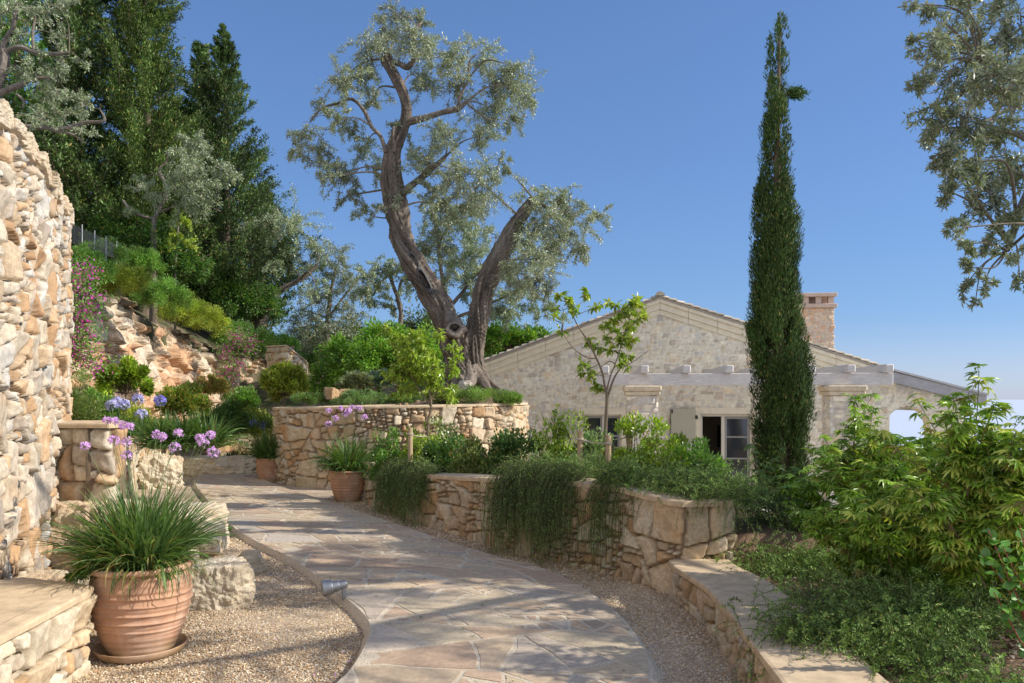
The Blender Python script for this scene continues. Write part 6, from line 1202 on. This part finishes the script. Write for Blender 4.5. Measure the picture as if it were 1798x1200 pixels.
# ================================================================== FOREST ON THE HILL
CON = [(0.05, 0.087, 0.027), (0.073, 0.117, 0.038), (0.041, 0.068, 0.024), (0.095, 0.141, 0.047)]
def conifer(name, label, base, H, Rb, seed, nbr=260, per=190, L=.16, W=.05, pal=CON, droop=.15, top=.0, pw=.62, group='tall conifers on the hillside', z0=.04):
    rg = np.random.default_rng(seed); r = thing(name, label, 'tree', base, group); mb = MB(); mt = MB(); b = np.array(base, float)
    tube(mt, [b-[0, 0, .5], b+[.1*Rb*rg.normal()*.3, 0, H*.5], b+[0, 0, H*.97]], [H*.016, H*.010, .02], 10, 20, col=(.17, .13, .1))
    zf = rg.uniform(z0, 1, nbr)**1.0; az = rg.uniform(0, 2*math.pi, nbr); lob = 1+.8*fbm(v3(np.cos(az)*1.2, np.sin(az)*1.2, zf*9+seed), 2, seed)
    rl = Rb*np.clip(1-zf, .02, 1)**pw*lob*rg.uniform(.5, 1.3, nbr)*np.clip(zf/.12, .35, 1)+.12; st = b+np.stack([0*az, 0*az, zf*H*.97], 1)
    up = .35-.1*rg.normal(size=nbr)+.5*zf; seg = 8; t = np.linspace(0, 1, seg); h = np.stack([np.cos(az), np.sin(az), 0*az], 1)
    Pt = st[:, None]+h[:, None]*(rl[:, None]*t[None])[..., None]; Pt[..., 2] += rl[:, None]*(up[:, None]*t[None]-droop*np.sin(t*math.pi)[None]+.0); Pt += rg.normal(size=Pt.shape)*.05*t[None, :, None]
    tubes(mt, Pt, np.linspace(.03, .008, seg)[None]*np.ones((nbr, 1))*H/12, 3, (.15, .12, .09))
    s = rg.beta(2.2, 1.1, (nbr, per)); wn = np.clip(rl/Rb, .18, 1)[:, None]; kp = rg.uniform(0, 1, (nbr, per)) < wn**.8+.1
    i = np.clip((s*(seg-1)).astype(int), 0, seg-2); f = (s*(seg-1)-i)[..., None]; ar = np.arange(nbr)[:, None]; p = Pt[ar, i]*(1-f)+Pt[ar, i+1]*f
    wid = (.07+.12*(1-s))*np.clip(rl, .4, 2)[:, None]*1.15; d = rg.normal(size=p.shape); p = p+d*(wid*.55)[..., None]*np.array([1, 1, .55]); hh = np.broadcast_to(h[:, None], p.shape)[kp]; sh = np.repeat(np.clip(1+.34*rg.normal(size=nbr), .45, 1.9)[:, None], per, 1)[kp]; p = p[kp]
    dd = nrm(hh*.6+rdir(rg, len(p))*.7+np.array([0, 0, .35])); leaves(mb, p, dd, nrm(rdir(rg, len(p))*.6+np.array([0, 0, 1.])), L*rg.uniform(.5, 1.2, len(p)), W*rg.uniform(.6, 1.3, len(p)), pcol(rg, len(p), pal, .18)*sh[:, None])
    mt.build('trunk', M['twig'], r, r); mb.build('crown', M['needle'], r, r); return r
def place(px, d, pytop, rpx, **kw):
    c = P(px, 0, d); z = gz(c[0], c[1]); H = EYE-(pytop-HY)/F*d-z; return (c[0], c[1], z), H, rpx/F*d
for (px, d, pyt, rp_, nm, lab, sd_, kw) in (
    (252, 25, -110, 118, 'conifer', 'tallest broad conifer running out of the top of the view', 201, dict(nbr=560, per=380, pal=[(.065, .105, .026), (.085, .13, .033), (.045, .08, .02), (.11, .155, .04)], L=.13, W=.035)),
    (392, 28, 42, 122, 'conifer', 'dark conifer with a pointed top standing against the sky', 202, dict(nbr=300, per=420, L=.14, W=.04, pw=.8)),
    (352, 30, 66, 70, 'conifer', 'slimmer conifer whose tip shows just left of the pointed one', 203, dict(nbr=260, per=150, L=.18, W=.06)),
    (135, 24, -160, 95, 'conifer', 'dark conifer at the upper left behind the grey olive branches', 204, dict(nbr=420, per=170, L=.17, W=.055)),
    (30, 27, -180, 120, 'conifer', 'feathery green conifer at the far upper left corner', 205, dict(nbr=420, per=170, L=.18, W=.06, pal=MG)),
    (300, 36, 170, 90, 'conifer', 'shadowy conifer filling the gap between the two tallest', 206, dict(nbr=300, per=150, L=.22, W=.07)),
    (455, 34, 330, 75, 'conifer', 'low dark conifer behind the forked olive', 207, dict(nbr=240, per=150, L=.2, W=.06))):
    b, H, rb = place(px, d, pyt, rp_); conifer(nm, lab, b, H, rb, sd_, **kw)
rng = np.random.default_rng(17)
OLP = [(0.145, 0.203, 0.087), (0.189, 0.246, 0.116), (0.123, 0.174, 0.072), (0.232, 0.275, 0.145)]
def hill_olive(name, label, trunks, cls, d, seed, base_z=None, nl=1300, L=.10, W=.026, pal=OLP, twk=14, mat='olive_leaf', col=None, group='trees on the hillside', limb=.05, droop=.45, k=16):
    rg = np.random.default_rng(seed); c0_ = P(trunks[0][0][0], trunks[0][0][1], d); r = thing(name, label, 'tree', c0_, group); tr = MB(); mb = MB(); mt = MB(); sk = []
    for ti, pl_ in enumerate(trunks):
        pts_ = np.array([P(x, y, d+(dd if dd else 0)) for x, y, dd, _ in pl_]); rad = np.array([w_ for *_, w_ in pl_])/F*d*.66
        if ti == 0:
            g0 = gz(pts_[0][0], pts_[0][1])-.3
            if g0 < pts_[0][2]-.2: pts_ = np.vstack([[pts_[0][0], pts_[0][1], g0], pts_]); rad = np.concatenate([[rad[0]*1.25], rad])
        pts_ = pts_; tube(tr, pts_, rad, k, 50, gnarl(.7, seed), barkcol); sk.append(spline(np.column_stack([pts_, rad]), 30))
    sk = np.concatenate(sk); cl = [(tuple(P(x, y, d+rg.normal()*.02*d)), r_/F*d*1.15, 2.1*(r_/40)**2) for x, y, r_ in cls]
    olive_clusters(mb, mt, rg, cl, nl, L, W, skel=sk, pal=pal, tw=twk, limb=limb, droop=droop); tr.build('trunk', M['bark'], r, r, True); mt.build('branches', M['twig'], r, r); mb.build('crown', M[mat], r, r); return r
hill_olive('olive_tree', 'crooked grey olive among the conifers with a snaking bare trunk', [[(270, 475, 0, 9), (271, 430, 0, 8), (270, 395, 0, 7), (275, 378, 0, 6), (290, 350, 0, 5), (294, 330, 0, 5), (280, 300, 0, 4), (292, 285, 0, 3), (298, 262, 0, 2)], [(271, 385, 0, 5), (245, 378, 0, 4), (228, 368, 0, 3.5), (217, 352, 0, 3)], [(276, 375, 0, 4), (305, 362, 0, 3), (335, 340, 0, 2)]], [(345, 255, 30), (330, 285, 34), (345, 320, 36), (300, 320, 26), (320, 350, 32), (260, 340, 22), (250, 320, 22), (350, 360, 30), (230, 370, 18), (390, 300, 26), (405, 315, 20)], 22.5, 301)
hill_olive('olive_tree', 'forked grey olive with a hollow trunk at the top of the slope', [[(456, 562, 0, 20), (453, 530, 0, 15), (449, 500, 0, 13), (446, 470, 0, 11), (444, 455, 0, 8)], [(464, 545, 0, 10), (478, 520, .2, 9), (500, 505, .3, 8), (530, 490, .4, 6), (558, 465, .5, 4)], [(446, 462, 0, 8), (470, 452, .1, 6), (498, 432, .1, 4), (520, 425, .1, 3)], [(456, 520, 0, 5), (462, 480, 0, 5), (452, 460, 0, 4)]], [(445, 420, 34), (480, 400, 36), (515, 395, 36), (540, 425, 34), (430, 395, 28), (470, 375, 24), (535, 460, 26), (500, 440, 26), (420, 430, 22), (560, 445, 26), (510, 470, 22), (480, 470, 20), (555, 500, 24)], 28, 302)
hill_olive('pine_tree', 'hazy grey green tree right of the forked olive', [[(570, 640, 0, 7), (575, 580, 0, 6), (580, 520, 0, 5), (590, 470, 0, 3)], [(576, 560, 0, 4), (605, 520, 0, 3), (630, 490, 0, 2)]], [(590, 450, 30), (570, 480, 34), (610, 480, 32), (560, 520, 34), (600, 525, 36), (640, 510, 26), (550, 560, 34), (595, 575, 36), (540, 600, 28), (620, 560, 26), (575, 615, 30), (525, 560, 30), (510, 600, 26)], 32, 303, L=.14, W=.03, nl=1100, pal=[(.10, .14, .07), (.14, .17, .09), (.12, .14, .08)])
hill_olive('olive_tree', 'leaning olive with bare arching limbs left of the big trunk', [[(700, 600, 0, 7), (704, 545, 0, 6), (690, 500, 0, 5), (682, 485, 0, 4), (668, 498, 0, 3), (655, 520, 0, 2.5)], [(690, 498, 0, 4), (684, 470, 0, 3), (690, 455, 0, 2.5)], [(700, 520, 0, 4), (705, 495, 0, 4), (720, 480, 0, 3)]], [(650, 490, 26), (675, 470, 24), (700, 470, 30), (640, 520, 26), (665, 510, 24), (720, 490, 30), (730, 460, 30), (690, 540, 22), (745, 500, 30)], 27, 304, L=.12, W=.03)
hill_olive('olive_tree', 'bushy grey olive behind the fork of the huge old olive', [[(800, 640, 0, 8), (790, 560, 0, 7), (775, 480, 0, 5), (770, 430, 0, 4)], [(790, 540, 0, 5), (830, 490, 0, 4), (860, 450, 0, 3)], [(795, 560, 0, 4), (890, 520, 0, 3), (930, 490, 0, 2)]], [(760, 400, 36), (800, 390, 38), (840, 410, 36), (790, 440, 38), (750, 440, 30), (830, 450, 34), (780, 480, 30), (860, 490, 36), (900, 470, 36), (910, 510, 34), (870, 530, 34), (930, 535, 24), (820, 500, 30), (760, 360, 28), (820, 365, 30), (890, 550, 26), (960, 545, 18)], 24, 305, L=.11, W=.028, nl=1300)
hill_olive('shrubby_tree', 'pale grey olive growth behind the left shoulder of the house roof', [[(980, 640, 0, 4), (985, 590, 0, 3), (990, 560, 0, 2)]], [(960, 545, 20), (990, 558, 18), (935, 560, 20), (1005, 540, 14)], 38, 306, L=.14, W=.035, nl=900)
hill_olive('sapling_tree', 'thin yellow leaved sapling below the conifers', [[(308, 490, 0, 2.5), (310, 440, 0, 2), (314, 390, 0, 1.5)]], [(312, 380, 15), (325, 395, 17), (305, 405, 17), (318, 420, 18), (298, 430, 14), (330, 425, 14), (312, 445, 14)], 23, 307, L=.09, W=.045, pal=YG, mat='leaf', nl=650)
# carob like trees
def broad(name, label, px, py, rp_, d, n, pal, seed, sy=.8, L=.12, W=.045, lobes=None):
    rg = np.random.default_rng(seed); c = P(px, py, d); rr = rp_/F*d; zb = gz(c[0], c[1]); r = thing(name, label, 'tree', (c[0], c[1], zb), 'trees on the hillside'); mb = MB(); mt = MB(); tp = []
    for (ox, oy, s_) in lobes or [(0, 0, 1)]:
        tp.append(mound(mb, rg, P(px+ox, py+oy+rp_*s_*.35, d+rg.normal()*.3), (rr*s_, rr*s_, rr*s_*sy*1.1), int(n*s_*s_), L, W, pal, clumps=int(56*s_)+8, up=-.2, low=.75))
    tp = np.concatenate(tp); f_ = (c[0], c[1], max(zb+.2, c[2]-rr*.5)); tube(mt, [(c[0], c[1], zb-.2), f_], [.13, .1], 10, 8, col=(.2, .16, .12)); stems(mt, f_, tp[::3], .05, .012, rg, .2); mt.build('trunk', M['twig'], r, r); mb.build('crown', M['leaf'], r, r); return r
CB = [(0.101, 0.203, 0.034), (0.135, 0.257, 0.041), (0.074, 0.149, 0.027), (0.176, 0.297, 0.047)]
broad('carob_tree', 'dense bright green spreading tree behind the round planter', 655, 620, 80, 21.0, 15000, CB, 401, L=.11, W=.04, lobes=[(0, -10, .8), (-55, 20, .62), (60, -20, .72), (20, -45, .55), (90, 30, .55), (-70, 50, .45), (110, 0, .4), (-25, 45, .6), (-60, -15, .4)])
broad('carob_tree', 'bright green tree between the olive trunk and the house roof', 900, 590, 60, 25, 10000, CB, 402, L=.12, W=.05, lobes=[(-20, -10, .75), (30, 0, .6), (60, 15, .42), (-45, 10, .5)])
broad('evergreen_tree', 'dark rounded tree in the shade beyond the path bend', 540, 640, 45, 27, 9000, DG, 403, lobes=[(0, 0, 1), (35, 25, .7)])
broad('evergreen_tree', 'dark undergrowth tree beneath the pointed conifer', 400, 500, 60, 27, 12000, DG, 404, lobes=[(0, 0, 1), (50, 20, .7), (-60, -10, .8)])
broad('evergreen_tree', 'dark undergrowth beneath the tallest conifer', 210, 400, 60, 23.5, 12000, DG, 405, lobes=[(0, 0, 1), (60, 20, .8), (-60, -10, .8), (110, 50, .7)])
broad('evergreen_tree', 'shaded thicket behind the hazy grey green tree', 620, 590, 60, 36, 9000, [(.06, .09, .04), (.08, .11, .05)], 406, lobes=[(0, 0, 1), (80, 10, .8), (-60, 0, .8)], L=.18, W=.06)
broad('evergreen_tree', 'shaded thicket behind the spreading bright green tree', 760, 570, 60, 34, 9000, [(.06, .09, .04), (.08, .11, .05)], 407, lobes=[(0, 0, 1), (70, 20, .8), (140, 30, .6)], L=.18, W=.06)
# olive reaching in from the upper left, over the tall wall
hill_olive('olive_tree', 'olive with bare grey limbs reaching in from the left above the tall wall', [[(-60, 330, 0, 12), (-20, 200, 0, 13), (8, 110, 0, 11), (6, 80, 0, 8), (22, 50, 0, 6), (28, 20, 0, 5)], [(2, 96, 0, 8), (35, 84, 0, 6), (70, 95, 0, 5.5), (122, 94, 0, 4)], [(-40, 200, 0, 9), (0, 165, 0, 8), (35, 150, 0, 7), (60, 138, 0, 5), (100, 138, 0, 3)], [(60, 92, 0, 4), (58, 60, 0, 3.5), (62, 30, 0, 3)], [(-50, 260, 0, 9), (20, 225, 0, 7), (110, 226, 0, 5.5), (150, 216, 0, 5), (183, 212, 0, 4), (175, 192, 0, 2)], [(90, 230, 0, 3), (125, 236, 0, 3), (150, 252, 0, 2)], [(28, 165, 0, 3), (42, 178, 0, 3), (40, 190, 0, 2)]], [(20, 20, 34), (60, 20, 30), (100, 15, 24), (30, 60, 24), (70, 110, 24), (100, 60, 22), (60, 130, 22), (110, 115, 26), (95, 160, 28), (130, 175, 26), (120, 200, 24), (80, 190, 24), (155, 185, 20), (150, 230, 18), (60, 205, 24), (30, 120, 20), (145, 110, 18)], 10.5, 308, L=.055, W=.014, nl=620, limb=.02, group=None)
# wire fence on the hill edge
fr = thing('wire_fence', 'thin wire mesh fence on the slope above the flowering rock edge', 'fence', (*P(172, 0, 17.5)[:2], P(0, 445, 17.5)[2])); 
fa, fb = P(120, 425, 15.8), P(205, 455, 19.0); ha, hb = P(120, 390, 15.8), P(205, 430, 19.0)
mb = MB()
for k in np.linspace(0, 1, 5): q1 = fa*(1-k)+fb*k; q2 = ha*(1-k)+hb*k; m2 = MB(); tube(m2, [q1-[0, 0, .3], q2+[0, 0, .08]], [.012, .012], 6, 4, col=(.2, .2, .2)); m2.build('post', M['metal'], fr, fr)
for k in np.linspace(0, 1, 9): tubes(mb, np.stack([fa*(1-k)+ha*k, fb*(1-k)+hb*k])[None], np.full((1, 2), .003), 3, (.2, .2, .2))
for k in np.linspace(0, 1, 46): tubes(mb, np.stack([fa*(1-k)+fb*k, ha*(1-k)+hb*k])[None], np.full((1, 2), .003), 3, (.2, .2, .2))
mb.build('wire_mesh', M['metal'], fr, fr)
